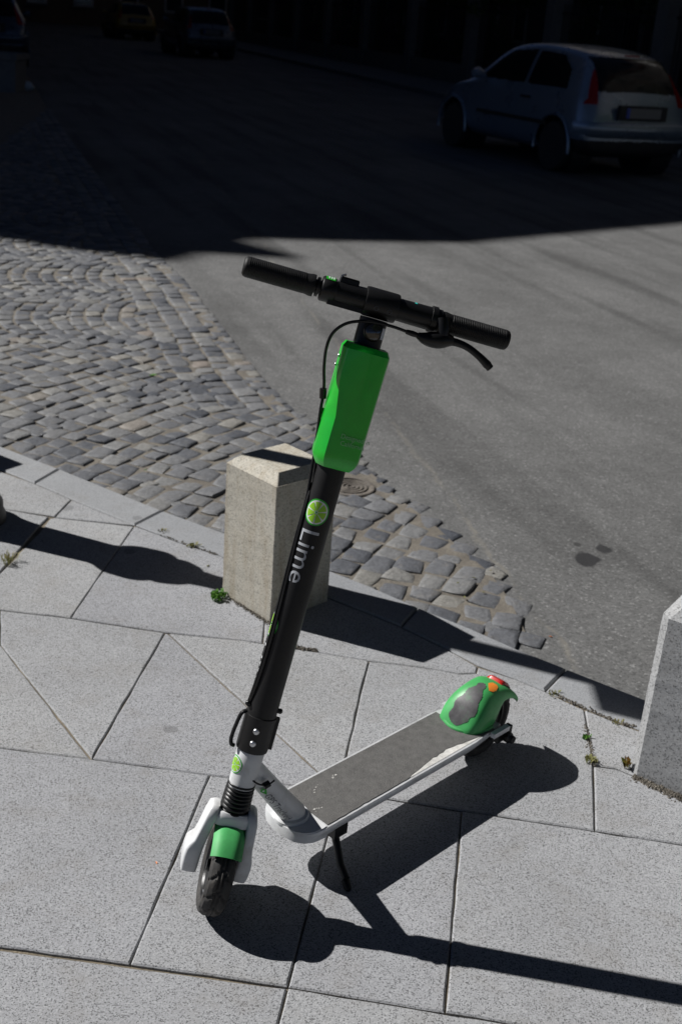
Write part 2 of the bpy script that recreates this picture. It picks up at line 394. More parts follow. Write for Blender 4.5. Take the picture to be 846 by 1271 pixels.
# paving slabs: outlines read on the pavement plane
L1 = [(-420, 715), (0, 757), (87, 767), (206, 785), (300, 795), (395, 810), (458, 820), (525, 828), (591, 835)]
L2 = [(-420, 878), (0, 928), (114, 942), (261, 962), (421, 982), (573, 1007), (738, 1032), (846, 1049), (1300, 1121)]
L3 = [(-420, 1122), (0, 1176), (161, 1198), (357, 1226), (552, 1258), (846, 1308), (1300, 1388)]
wrow = gz(161, 1198)-gz(261, 962)
def G(L): return [g2(*q) for q in L]
SL = []
KIl = [(-420, 420)]
def add_px(*pts): SL.append(G(pts))
add_px((-220, 494), (-20, 577), (10, 588), (43, 600), (89, 620), (68, 641), (0, 631), (-220, 596))
add_px((-220, 596), (0, 631), (61, 641.5), (43, 660), (0, 711), (-72, 750), (-220, 737))
add_px((89, 620), (167, 652), (68, 642))
add_px((62, 643), (68, 642), (167, 653), (124, 714), (88, 767), (0, 757), (-70, 750), (0, 711), (49, 660))
add_px((167, 653), (227, 675), (280, 692), (335, 713), (326, 798), (300, 795), (206, 785), (88, 767), (124, 714))
add_px((335, 713), (390, 735), (498, 778), (565, 811), (593, 827), (591, 835), (570, 836), (525, 828), (458, 820), (395, 810), (326, 798))
add_px((-220, 737), (-72, 750), (0, 757), (0, 799), (-210, 850), (-330, 820))
add_px((0, 799), (113, 942), (0, 928), (-330, 890), (-210, 850))
add_px((0, 757), (87, 767), (205, 785), (114, 942), (0, 799))
add_px((205, 785), (209, 786), (421, 982), (261, 962), (114, 942))
add_px((209, 786), (300, 795), (395, 810), (458, 820.5), (447, 862), (421, 982))
add_px((458, 820.5), (525, 828.5), (570, 836.5), (591, 835.5), (593, 828), (640, 843), (676, 858), (725, 881), (731, 914), (736, 951), (738, 1032), (573, 1007), (421, 982), (447, 862))
add_px((725, 881), (791, 907), (900, 945), (846, 990), (785, 963), (765, 954.5), (736, 951), (731, 914))
add_px((736, 951), (765, 954.5), (785, 963), (846, 990), (930, 1010), (1010, 1075), (846, 1049), (738, 1032))
add_px((900, 945), (1060, 1000), (1300, 1090), (1300, 1121), (1010, 1075), (930, 1010), (846, 990))
add_px((-420, 878), (0, 928), (0, 1176), (-420, 1122))
SL.append(G([(0, 928), (114, 942), (261, 962), (161, 1198), (0, 1176)]))
SL.pop(); SL.pop(); add_px((-300, 892), (0, 928), (114, 942), (261, 962), (161, 1198), (0, 1176), (-470, 1115))
add_px((261, 962), (421, 982), (357, 1226), (161, 1198))
add_px((421, 982), (573, 1007), (552, 1258), (357, 1226))
add_px((573, 1007), (738, 1032), (846, 1049), (1010, 1075), (1060, 1343), (846, 1308), (552, 1258))
add_px((1010, 1075), (1300, 1121), (1420, 1405), (1060, 1343))
# rows nearer than the frame
l3 = [np.array(g2(*q)) for q in [(-420, 1122), (-100, 1163), (-60, 1168), (357, 1226), (700, 1283), (1060, 1343), (1420, 1405)]]
w2 = wrow[:2]
for k in range(3):
    xs = [0, 3, 4, 5, 6] if k != 1 else [0, 1, 3, 5, 6]
    for a, b_ in zip(xs, xs[1:]): SL.append([tuple(l3[a]+w2*k), tuple(l3[b_]+w2*k), tuple(l3[b_]+w2*(k+1)), tuple(l3[a]+w2*(k+1))])
for p in SL:
    stone('paving_slab', p, 0.0, .06, 'slab_granite', pavement, .0017, .003, .0012, rough=.0007)

# ------------------------------------------------------------------ cobbles
asph_px = [(60, 130), (90, 175), (200, 318), (235, 350), (275, 400), (325, 465), (372, 512), (412, 545), (445, 566), (480, 592), (510, 620), (550, 648), (585, 680), (625, 712), (650, 745), (676, 795), (668, 806)]
AB = [g2(x, y, ZR) for x, y in asph_px]
KOr = [tuple(np.array(q)) for q in KOx if q[0] < .46]
cob_poly = [(-12, 30)] + AB + [q for q in KOr[::-1]][0:] 
cob_poly = [(-7.5, 26.5)] + AB + KOr[::-1][:-3] + [(-4.9, 6.3), (-6.2, 12)]
cob_poly = ccw(cob_poly)
cob = MB(); cbp = inset(cob_poly, .05); cob.add([(p[0], p[1], ZR+.0065) for p in cbp], [tuple(range(len(cbp)))])
cobbles = cob.obj('cobbled_strip', 'joint_sand'); tag(cobbles, kind='structure')
cob_in = inset(cob_poly, .03)
setts = []   # (quad corners)
man_c = np.array(g2(434, 607, ZR)); man_r = .095
def put(q):
    c_ = np.mean(q, axis=0)
    if not inside(c_, cob_in): return
    if np.linalg.norm(c_-man_c) < man_r+.035: return
    if c_[0] < -3.0-.16*(c_[1]-6): return
    setts.append(np.array(q))
# edge rows along the asphalt for the straight far run
edge = [np.array(q) for q in AB[:7]][::-1]    # from near to far
cum = [0]
for a, b_ in zip(edge, edge[1:]): cum.append(cum[-1]+np.linalg.norm(b_-a))
def along(s):
    for i in range(len(cum)-1):
        if s <= cum[i+1] or i == len(cum)-2:
            t = (s-cum[i])/(cum[i+1]-cum[i]); d = (edge[i+1]-edge[i])/(cum[i+1]-cum[i]); return edge[i]+(edge[i+1]-edge[i])*t, d
NROW, PIT = 4, .105
def edge_dist(p):
    best = 9e9
    for a, b_ in zip(edge, edge[1:]):
        d = b_-a; t = np.clip((p-a)@d/(d@d), 0, 1); best = min(best, np.linalg.norm(p-a-d*t))
    return best
for r_ in range(NROW):
    s = .03*r_
    while s < cum[-1]-.1:
        L = rng.uniform(.085, .125); P0, d = along(s); P1, d1 = along(s+L)
        nrm = np.array([-d[1], d[0]]); off = .012+r_*PIT
        g_ = .004
        q = [P0+nrm*(off+g_)+d*g_, P1+nrm*(off+g_)-d*g_, P1+nrm*(off+PIT-g_)-d*g_, P0+nrm*(off+PIT-g_)+d*g_]
        put([p+rng.normal(0, .0045, 2) for p in q]); s += L
# near field: rings about a far centre; far field: lanes of small arches
C0 = np.array([3.06, 2.2])*1.026
lane0 = np.array([-1.5, 5.55])*1.026; ld = np.array([math.cos(R(14)), math.sin(R(14))]); ln_ = np.array([-ld[1], ld[0]])
rad = 2.2
while rad < 7.0:
    th = .2+rng.uniform(0, .03); w = .094*rng.uniform(.95, 1.06)
    while th < math.pi:
        L = rng.uniform(.085, .118); dth = L/rad
        c_ = C0+rad*np.array([-math.cos(th+dth/2), math.sin(th+dth/2)])
        if (c_-lane0)@ln_ < 0 and (edge_dist(c_) > .012+NROW*PIT+.012 or c_[1] < edge[0][1]+.12*0):
            gg = .0028 if c_[0] > -.2 else .0036
            q = []
            for rr, tt in ((rad+gg, th+gg/rad), (rad+gg, th+dth-gg/rad), (rad+w-gg, th+dth-gg/rad), (rad+w-gg, th+gg/rad)):
                q.append(C0+rr*np.array([-math.cos(tt), math.sin(tt)])+rng.normal(0, .0068, 2))
            put(q)
        th += dth
    rad += w
LW = 1.05; RA = .72
for lane in range(14):
    base = lane0+ln_*(LW*(lane+.5))
    half = math.asin(LW/2/RA)
    k = -75
    shift = rng.uniform(0, .09)
    while k < 60:
        cen = base+ld*(k*.093*1.02+shift)
        n_ = 12; th = -half
        for i in range(n_):
            dth = 2*half/n_; g_ = .004; q = []
            for rr, tt in ((RA, th+g_/RA), (RA, th+dth-g_/RA), (RA+.082, th+dth-g_/RA), (RA+.082, th+g_/RA)):
                v = cen-ld*(rr*math.cos(tt))+ln_*(rr*math.sin(tt)); q.append(v+rng.normal(0, .005, 2))
            th += dth
            c_ = np.mean(q, axis=0)
            if edge_dist(c_) > .012+NROW*PIT+.015: put(q)
        k += 1
# fill what the courses left open
cell = {}
def cadd(c_): cell.setdefault((int(c_[0]//.1), int(c_[1]//.1)), []).append(c_)
def cmin(c_):
    i, j = int(c_[0]//.1), int(c_[1]//.1); return min([float(np.hypot(*(c_-o))) for a in (-1, 0, 1) for b_ in (-1, 0, 1) for o in cell.get((i+a, j+b_), [])] or [9])
for q in setts: cadd(q.mean(axis=0))
for rad_ in (.080, .066):
    for yy in np.arange(2.7, 11, .022):
        for xx in np.arange(-3.4, .7, .022):
            c_ = np.array([xx, yy])
            if not inside(c_, cob_in) or c_[0] < -3.0-.16*(c_[1]-6) or np.linalg.norm(c_-man_c) < man_r+.03: continue
            if cmin(c_) > rad_:
                a = R(60)+rng.normal(0, .12); u = np.array([math.cos(a), math.sin(a)]); w = np.array([-u[1], u[0]]); hs = rad_*.46
                setts.append(np.array([c_+u*hs*sx+w*hs*sy+rng.normal(0, .004, 2) for sx, sy in ((1, 1), (-1, 1), (-1, -1), (1, -1))])); cadd(c_)
ABn = [np.array(q) for q in AB]
def seg_d(p, a, b_):
    d = b_-a; t = np.clip((p-a)@d/(d@d), 0, 1); return float(np.linalg.norm(p-a-d*t))
def sett_geo(q, base=None):
    q = [np.array(p) for p in ccw([tuple(p) for p in q])]; c_ = np.mean(q, axis=0); e = []
    for i in range(4):
        a, b_ = q[i], q[(i+1) % 4]; e += [a+(c_-a)*.05, (a+b_)/2+(c_-(a+b_)/2)*rng.uniform(-.06, .05)]
    ed = min(seg_d(c_, a, b_) for a, b_ in zip(ABn, ABn[1:])) if c_[1] < 9 else .2
    h = rng.uniform(.0085, .0165)*min(1, .35+ed/.22); tx, ty = rng.normal(0, .032, 2)
    H = lambda p, k: ZR+k+tx*(p[0]-c_[0])+ty*(p[1]-c_[1])
    r0 = [(p[0], p[1], ZR-.03) for p in e]
    r1 = [(*(p+rng.normal(0, .0012, 2)), H(p, h-.0045)) for p in e]
    r2 = [(*(p+(c_-p)*.09), H(p, h-.0012+rng.normal(0, .0007))) for p in e]
    r3 = [(*(p+(c_-p)*.40), H(p, h+.0004+rng.normal(0, .0008))) for p in e]
    v = r0+r1+r2+r3+[(c_[0], c_[1], ZR+h+.0006+rng.normal(0, .0008))]; f = []
    for i in range(8):
        j = (i+1) % 8; f += [(i, j, 8+j, 8+i), (8+i, 8+j, 16+j, 16+i), (16+i, 16+j, 24+j, 24+i), (24+i, 24+j, 32)]
    return v, f
def pxof(p):
    v = np.array([p[0], p[1], ZR])-CC; return PW/2+FPX*(v@RT)/(v@FW), PH/2-FPX*(v@UP)/(v@FW)
vis = []
for q in setts:
    c_ = q.mean(axis=0); x, y = pxof(c_); d = np.linalg.norm(c_)
    vis.append((0 if -5 < x < 851 else 1, d))
order = sorted(range(len(setts)), key=lambda i: vis[i])
rest = MB(); tones = []
for n_, i in enumerate(order):
    v, f = sett_geo(setts[i])
    if n_ < 300:
        o = mesh_obj('cobblestone', v, f, 'sett_stone', cobbles, 50)
        at_ = o.data.attributes.new('tone', 'FLOAT', 'POINT'); at_.data.foreach_set('value', [random.random()]*len(v))
    else:
        rest.add(v, f); tones += [random.random()]*len(v)
ro = rest.obj('cobblestones', 'sett_stone', cobbles, 50); tag(ro, kind='stuff')
at_ = ro.data.attributes.new('tone', 'FLOAT', 'POINT'); at_.data.foreach_set('value', tones)
print('setts', len(setts))

# small round valve cover set in the cobbles
mc = np.array([man_c[0], man_c[1], ZR]); X, Y, Z = np.eye(3)
cover = empty('valve_cover', (man_c[0], man_c[1], ZR)); tag(cover, 'small round rusty iron cover with concentric rings set among the cobblestones', 'manhole cover')
prof = [(-.03, man_r), (.012, man_r), (.014, man_r-.004), (.014, man_r-.016), (.008, man_r-.018), (.008, man_r-.024)]
for rr in (.066, .050, .034, .018):
    prof += [(.008, rr), (.013, rr-.001), (.013, rr-.008), (.008, rr-.009)]
prof += [(.008, .002)]
lathe(np.zeros(3), Z, X, Y, prof, 40).obj('ring_plate', 'iron_cover', cover)

# ------------------------------------------------------------------ bollards
def bollard(px_or_c, ang, w, h, ch, edge_ch, mat, label, taper=0.0):
    cx, cy = px_or_c; e = empty('stone_bollard', (cx, cy, 0), ang)
    def ring(hw, z, c_):
        o = []
        for sx, sy in ((1, 1), (-1, 1), (-1, -1), (1, -1)):
            a = (sx*hw, sy*(hw-c_)); b_ = (sx*(hw-c_), sy*hw)
            o += ([a, b_] if sx*sy > 0 else [b_, a])
        return [(x, y, z) for x, y in o]
    mb = MB(); hw = w/2
    nseg = 16
    rs = [ring(hw+taper*(1-i/nseg)*.5, -.2 if i == 0 else h*i/nseg*(h-ch)/h, edge_ch) for i in range(nseg+1)]
    rs += [ring(hw-ch*.04, h-ch, edge_ch), ring(hw-ch, h, edge_ch*.6+.0008)]
    rs = [[(x+rng.normal(0, .0004), y+rng.normal(0, .0004), z) for x, y, z in r_] for r_ in rs]
    mb.rings(rs); mb.obj('stone', mat, e)
    tag(e, label, 'bollard', 'granite bollards along the kerb'); return e
bL, bC, bR = [np.array(g2(*q)) for q in ((281, 736), (348, 777), (400, 742))]
cL = (bL+bR)/2+(bC-(bL+bR)/2)*.06; dL = bC-bL; angL = math.atan2(dL[1], dL[0])
wL = .5*(np.linalg.norm(bC-bL)+np.linalg.norm(bR-bC))
print('bollard L', cL, math.degrees(angL), wL)
bollard(cL, angL, wL*.95, .436, .027, .002, 'bollard_granite', 'beige granite bollard with chamfered top standing behind the scooter stem')
r0_, r1_ = np.array(g2(785, 962)), np.array(g2(846, 988)); dR_ = (r1_-r0_)/np.linalg.norm(r1_-r0_); angR = math.atan2(dR_[1], dR_[0])
nR = np.array([-dR_[1], dR_[0]]); wR = .22
cR = r0_+dR_*(wR/2-.012)+nR*wR/2
bollard(cR, angR, wR, .445, .03, .020, 'bollard_granite_grey', 'grey speckled granite bollard standing past the scooter rear wheel')
bollard((-1.70, 3.96), R(-34), .2, .42, .026, .004, 'bollard_granite', 'beige granite bollard on the kerb near the black iron post')

# sand and grit swept against the bollards
def grit(name, pts, n, wid, mat, label, rmin=.0012, rmax=.0045, zc=0.0):
    mb = MB(); P_ = [np.array(g2(*q)) for q in pts]
    seg = [np.linalg.norm(b_-a) for a, b_ in zip(P_, P_[1:])]; tot = sum(seg)
    for i in range(n):
        s = rng.uniform(0, tot); k = 0
        while s > seg[k]: s -= seg[k]; k += 1
        d = (P_[k+1]-P_[k])/seg[k]; c_ = P_[k]+d*s+np.array([-d[1], d[0]])*rng.normal(0, wid)
        r_ = rng.uniform(rmin, rmax); z = zc+r_*.4+max(0, rng.normal(0, .002))
        a = rng.uniform(0, 6.3)
        v = [(c_[0]+r_*math.cos(a+t), c_[1]+r_*math.sin(a+t)*.8, z-r_*.4) for t in (0, 1.6, 3.1, 4.7)]+[(c_[0], c_[1], z+r_*.5)]
        mb.add(v, [(0, 1, 4), (1, 2, 4), (2, 3, 4), (3, 0, 4)])
    o = mb.obj(name, mat); tag(o, label, 'grit', kind='stuff'); return o
grit('sand', [(288, 742), (330, 770), (352, 782)], 900, .006, 'joint_sand', 'sand and grit swept against the foot of the beige bollard')
grit('sand', [(786, 963), (846, 992), (900, 1012)], 1500, .008, 'joint_sand', 'sand and grit along the foot of the grey bollard')
grit('sand', [(365, 803), (395, 809)], 160, .004, 'joint_sand', 'grit in the open slab joint beside the stem')
grit('sand', [(725, 900), (731, 925), (736, 951)], 130, .004, 'joint_sand', 'grit in the slab joint in front of the grey bollard')
grit('sand', [(680, 858), (722, 878), (770, 898), (790, 903)], 160, .004, 'joint_sand', 'grit along the inner edge of the kerb')
grit('sand', [(195, 660), (230, 676), (270, 689)], 110, .004, 'joint_sand', 'grit along the kerb joint beside the beige bollard')

# weeds
def weed(px, n, h, spread, mat, label, leafw=.006, cat='weed', lie=.5):
    b0 = gz(*px); e = empty('weed', b0); mb = MB()
    for i in range(n):
        a = rng.uniform(0, 6.283); L = h*rng.uniform(.5, 1.1); r0 = spread*rng.uniform(0, 1)**.7
        base = np.array([r0*math.cos(a*1.7), r0*math.sin(a*1.7), 0.0]); dirx = np.array([math.cos(a), math.sin(a), 0]); lx = rng.uniform(.2, 1)*lie
        side = np.array([-dirx[1], dirx[0], 0]); w = leafw*rng.uniform(.6, 1.2)
        mid = base+dirx*L*lx*.5+Z*L*(1-lx*.4)*.6; tip = base+dirx*L*lx*1.1+Z*L*(1-lx*.55)*.8
        m2 = base*.7+mid*.3
        mb.add([base, m2+side*w*.35, m2-side*w*.35, mid+side*w, mid-side*w, tip], [(0, 1, 2), (1, 3, 4, 2), (3, 5, 4)])
    mb.obj('leaves', mat, e); tag(e, label, cat, 'weeds in the pavement joints'); return e
weed((273, 744), 42, .036, .024, 'weed_leaf', 'fresh green weed growing at the foot of the beige bollard', .0065)
weed((14, 699), 60, .045, .028, 'dry_grass', 'tuft of dry grass in the wide slab joint near the iron post', .0018)
weed((240, 679), 34, .02, .02, 'dry_grass', 'low yellowed weed in the kerb joint beside the beige bollard', .003)
weed((205, 661), 14, .015, .014, 'dry_grass', 'tiny dry weed in the kerb joint behind the long shadow', .003)
weed((727, 917), 22, .018, .012, 'weed_leaf', 'small green weed at the top of the joint before the grey bollard', .004)
weed((733, 946), 34, .02, .014, 'dry_grass', 'dry yellow-green weed at the joint crossing before the grey bollard', .004)
weed((776, 954), 9, .045, .006, 'red_leaf', 'small reddish-leaved weed at the foot of the grey bollard', .006, lie=.45)
weed((768, 899), 16, .016, .02, 'dry_grass', 'dry grass along the kerb beside the grey bollard', .003)
weed((690, 863), 16, .014, .02, 'dry_grass', 'dry grass in the kerb joint behind the rear mudguard', .003)

# leaf litter between the cobbles and specks on the road
def litter(px, mat, label, r_=.008, z=ZR+.016):
    b0 = gz(*px, z); a = rng.uniform(0, 6.3); e1 = np.array([math.cos(a), math.sin(a), .15]); e2 = np.array([-math.sin(a), math.cos(a), .1])
    v = [b0-e1*r_, b0+e2*r_*.45+Z*.002, b0+e1*r_, b0-e2*r_*.45+Z*.001]
    v2 = [p-Z*.0012 for p in v]
    o = mesh_obj('fallen_leaf', v+v2, [(0, 3, 2, 1), (4, 5, 6, 7), (0, 1, 5, 4), (1, 2, 6, 5), (2, 3, 7, 6), (3, 0, 4, 7)], mat)
    tag(o, label, 'leaf', 'scraps lying on the ground'); return o
for px in ((609, 708), (588, 717), (568, 723), (600, 735), (576, 741)): litter(px, 'dry_grass', 'yellowed leaf scrap caught between the cobblestones')
litter((190, 465), 'weed_leaf', 'green scrap lying on the cobblestones', .022); litter((181, 583), 'logo_green', 'tiny bright green scrap on the cobblestones', .007)
litter((80, 345), 'logo_white', 'shiny white scrap on the cobblestones at the shade edge', .03)
litter((683, 790), 'orange_paint', 'tiny orange scrap on the asphalt', .006, ZR+.003); litter((194, 1071), 'orange_paint', 'tiny orange scrap on the paving slab', .004, .002)
litter((258, 702), 'dry_grass', 'pale dry leaf on the slab beside the beige bollard', .008, .002)

# ------------------------------------------------------------------ iron post off to the left whose shadow crosses the slabs
pst = empty('iron_post', (-1.20, 3.334, 0)); tag(pst, 'black cast iron street post with moulded base and sign plate', 'post')
prof = [(-.1, .125), (.02, .125), (.035, .118), (.06, .118), (.10, .10), (.15, .088), (.20, .082), (.46, .072), (.50, .08), (.55, .105), (.60, .108), (.63, .085), (.65, .080), (.68, .085), (.71, .074), (.74, .05), (.80, .042), (.9, .040), (1.7, .038), (2.6, .036), (2.62, .05), (2.7, .05), (2.75, .03), (2.8, .01)]
lathe(np.zeros(3), Z, X, Y, prof, 32).obj('shaft', 'cast_iron', pst, 40)
MB().box((.0, -.095, 1.92), (.012, .13, .17)).obj('sign_plate', 'sign_blue', pst)
for zz in (1.87, 1.97): MB().box((.0, -.034, zz), (.03, .05, .02)).obj('bracket', 'cast_iron', pst)

# ================================================================== SCOOTER
SC = dict(rx=.3558, ry=2.2584, yaw=R(-133.9), lean=R(.69), rake=R(16.1), L=.7993, e=0.0, steer=R(49.5))
fx0 = np.array([math.cos(SC['yaw']), math.sin(SC['yaw']), 0]); lf0 = np.array([-fx0[1], fx0[0], 0])
FZ = np.array([0, 0, 1.])*math.cos(SC['lean'])+lf0*math.sin(SC['lean']); FY = lf0*math.cos(SC['lean'])-np.array([0, 0, 1.])*math.sin(SC['lean'])
FX = fx0; FO = np.array([SC['rx'], SC['ry'], 0.0])
rk = SC['rake']; SA = -FX*math.sin(rk)+FZ*math.cos(rk); sf0 = FX*math.cos(rk)+FZ*math.sin(rk)
st = SC['steer']; SF = sf0*math.cos(st)+FY*math.sin(st); SB = FY*math.cos(st)-sf0*math.sin(st)
BO = FO+FX*(SC['L']+SC['e'])
def fr(x, y, z): return FO+FX*x+FY*y+FZ*z              # frame coordinates -> world
AMX, AMY = [.0, .1045, .258, .284, .412, 1.1644, 1.4], [-.006, .0945, .2085, .2390, .3668, 1.170, 1.406]
def am(a): return float(np.interp(a, AMX, AMY))
def stc(f, b_, a): return BO+SF*f+SB*b_+SA*am(a)           # steered coordinates -> world
def lathe_s(e1, e2, prof, n=32): return lathe(BO, SA, e1, e2, [(am(a), r_) for a, r_ in prof], n)
mid = FO+FX*.4
scooter = empty('electric_scooter', (mid[0], mid[1], 0))
tag(scooter, 'parked green, black and white electric kick scooter leaning on its kickstand', 'scooter')
OFS = np.array([mid[0], mid[1], 0])
def P(mb, name, mat, parent=None, smooth=False):
    """world-space MB -> part of the scooter"""
    mb.v = [tuple(np.array(v)-OFS) for v in mb.v]
    return mb.obj(name, mat, parent or scooter, smooth)
def inF(fn, mb):
    mb.v = [tuple(fn(*v)) for v in mb.v]; return mb

# ---- deck
DT = .111; DW = .071; DZ = DT-.1417
def deck_outline(hw, xf, xr, n=9, fr_=.055, taper=0.0):
    o = [(xr, -hw+taper)]
    o += [(.10, -hw)]
    for k in range(n+1):
        t = -math.pi/2+math.pi*k/n
        o.append((xf-fr_+fr_*math.cos(t)**.8 if math.cos(t) > 0 else xf-fr_, hw*math.copysign(abs(math.sin(t))**.75, math.sin(t))))
    o += [(.10, hw), (xr, hw-taper)]
    return o
mb = MB(); o1 = deck_outline(DW, .622, .0, taper=.012)
lv = [(DT-.036, .70), (DT-.031, .82), (DT-.016, .97), (DT-.012, 1.0), (DT-.002, 1.0), (DT, .988)]
mb.rings([[(.3+(x-.3)*(1-(1-k)*.35), y*k, z) for x, y in o1] for z, k in lv])
deck = P(inF(fr, mb), 'deck', 'alloy', None, 30)
# white nose plate
mb = MB(); o2 = [(x, y*.985) for x, y in deck_outline(DW, .625, .5, fr_=.06) if x >= .555]
o2 = [(.556, -DW*.97)]+[q for q in o2 if q[0] > .556]+[(.556, DW*.97)]
mb.rings([[(x, y*1.0, DT-.022) for x, y in o2], [(x, y*1.018, DT-.006) for x, y in o2], [(.6+(x-.6)*.96, y*.97, DT+.0022) for x, y in o2]])
P(inF(fr, mb), 'nose_plate', 'white_paint', deck, 30)
# grip tape with an uneven worn edge on the kickstand side
mb = MB(); hwt = DW-.0065
tape = [(.084, -hwt), (.553, -hwt), (.553, hwt)]
N = 46
for i in range(1, N):
    x = .553+(.03-.553)*i/N
    wear = 0
    if .085 < x < .305: wear = .004+.013*math.sin((x-.085)/.22*math.pi)**1.2*(.72+.5*rng.random()) 
    tape.append((x, hwt-wear+rng.normal(0, .0006)))
tape += [(.03, hwt), (.03, hwt*.5), (.084, .0)]
mb.rings([[(x, y, DT-.001) for x, y in ccw(tape)], [(x, y, DT+.0016) for x, y in ccw(tape)]])
P(inF(fr, mb), 'grip_tape', 'grip_tape', deck)
mb = MB(); sc = [(.075, hwt), (.315, hwt)]+[(x, hwt-(.002+.019*math.sin((x-.075)/.24*math.pi)**1.1)) for x in np.linspace(.305, .085, 24)]
mb.rings([[(x, y, DT-.001) for x, y in ccw(sc)], [(x, y, DT+.0008) for x, y in ccw(sc)]])
P(inF(fr, mb), 'worn_edge', 'scraped_metal', deck)
for k_, (x0, y0, n_) in enumerate(((.50, -.035, 6), (.44, -.04, 5), (.535, .02, 6))):     # scuffs
    mb = MB()
    for i in range(n_):
        c_ = np.array([x0, y0])+rng.normal(0, .006, 2); r_ = rng.uniform(.0006, .0018); a = rng.uniform(0, 3)
        q = [(c_[0]+r_*2.2*math.cos(a+t)*(.6+.4*rng.random()), c_[1]+r_*math.sin(a+t), DT+.0019) for t in (0, 1.2, 2.4, 3.6, 4.9)]; mb.add(q, [(0, 1, 2, 3, 4)])
    P(inF(fr, mb), 'scuff', 'scraped_metal', deck)
# side seam strip + rear bracket
mb = MB().box((.02, DW+.003, DT-.004), (.055, .012, .012)); P(inF(fr, mb), 'axle_bracket', 'alloy', deck)
mb = MB().box((.02, -DW-.002, DT-.004), (.055, .012, .012)); P(inF(fr, mb), 'axle_bracket', 'alloy', deck)
mb = lathe(np.array([-.004, DW+.006, DT-.026]), Y, X, Z, [(0, .013), (.010, .013), (.012, .010), (.020, .009)], 12); P(inF(fr, mb), 'axle_nut', 'black_plastic', deck, 30)
mb = MB().box((-.002, DW-.004, DT-.022), (.05, .014, .03)); P(inF(fr, mb), 'rear_dropout', 'black_plastic', deck)
mb = MB().box((-.002, -DW+.004, DT-.022), (.05, .014, .03)); P(inF(fr, mb), 'rear_dropout', 'black_plastic', deck)
# down tube, flange, head tube
ht0, ht1 = BO+SA*am(.312), BO+SA*am(.385)
tA = BO+SA*am(.352); tB = fr(.585, 0, DT+.004)
mb = MB(); td = (tB-tA)/np.linalg.norm(tB-tA); tw = np.cross(td, FY); tw /= np.linalg.norm(tw)
rs = []
Nn = 28
for i in range(11):
    t = i/10; c_ = tA+(tB-tA)*t; ry = .0222+.0022*t; rw = .021+.005*t**2
    rs.append([c_+ry*math.cos(2*math.pi*k/Nn)*FY+rw*math.sin(2*math.pi*k/Nn)*tw for k in range(Nn)])
mb.rings(rs); dtube = P(mb, 'down_tube', 'white_paint', None, 40)
mb = MB(); rs = []
for z, k in ((-.002, 1.0), (.004, 1.0), (.007, .93), (.0075, .75)):
    rs.append([fr(.590+.036*k*math.cos(2*math.pi*j/28), .034*k*math.sin(2*math.pi*j/28), DT+.002+z) for j in range(28)])
P(mb.rings(rs), 'foot_flange', 'white_paint', dtube, 30)
hl = lathe_s(sf0, FY, [(.306, .0225), (.308, .0245), (.33, .0245), (.36, .0255), (.385, .0262), (.387, .025)], 36); head = P(hl, 'head_tube', 'white_paint', None, 40)

# ---- steering column
P(lathe_s(SF, SB, [(.383, .027), (.384, .0295), (.388, .030), (.440, .0295), (.444, .0300), (.450, .0300), (.452, .026)], 36), 'folding_clamp', 'black_plastic', None, 40)
cl = [o for o in scooter.children if o.name.startswith('folding_clamp')][0]
for a_ in (.405, .428):
    ph = R(-8); n_ = SF*math.cos(ph)+SB*math.sin(ph); c_ = stc(0, 0, a_)+n_*.0292; e1 = np.cross(n_, SA); 
    P(lathe(c_, n_, e1, SA, [(0, .0062), (.0016, .0062), (.0036, .0048), (.0042, .001)], 16), 'bolt', 'steel_bolt', cl, 40)
# latch hook on the rider's right, flange on the left
lat = [stc(0.004, -.027, .452), stc(.006, -.036, .446), stc(.006, -.0405, .42), stc(.006, -.042, .398), stc(.006, -.039, .386), stc(.004, -.033, .383)]
P(MB().tube(spline(lat, 5), .0038, 8), 'latch', 'black_plastic', cl, 40)
mb = MB().box((0, 0, 0), (.010, .007, .060)); mb.v = [tuple(stc(-.004+v[0], .0325+v[1], .418+v[2])) for v in mb.v]; P(mb, 'hinge_flange', 'black_plastic', cl)
P(lathe(stc(.0, .028, .462), SB, SA, SF, [(0, .005), (.006, .005), (.008, .003)], 10), 'hinge_pin', 'black_plastic', cl, 40)
P(lathe(stc(.010, -.026, .468), -SB, SA, SF, [(0, .005), (.006, .0055), (.009, .003)], 10), 'hinge_pin', 'black_plastic', cl, 40)
def stem_r(a): return .0278+(.0238-.0278)*(a-.45)/(1.13-.45)
prof = [(a, stem_r(a)) for a in np.linspace(.446, 1.140, 24)]
stem = P(lathe_s(SF, SB, prof, 48), 'stem', 'matte_black', None, 40)
# flat cable cover running up the rider's right of the stem
mb = MB(); rs = []
for i in range(15):
    a = .47+.44*i/14; r_ = stem_r(a); w_ = .010
    rs.append([stc(r_*math.cos(p_)+.0*1, r_*math.sin(p_), a)+k*(SF*math.cos(p_)+SB*math.sin(p_)) for p_, k in ((R(-158), -.002), (R(-150), .0035), (R(-135), .005), (R(-120), .0035), (R(-113), -.002))])
P(mb.rings(rs), 'cable_cover', 'matte_black', stem, 40)

# ---- bellows, fork, front wheel, mudguard
prof = []
for i in range(8):
    a = .258+i*.0072; r_ = .0285-.0012*i/7*2
    prof += [(a, r_-.003), (a+.0018, r_), (a+.0046, r_), (a+.0064, r_-.003)]
P(lathe_s(SF, SB, prof, 40), 'bellows', 'black_plastic', None, 60)
HA, HF = .1045, .006     # hub height along the axis, fore-aft offset
WR = .0900
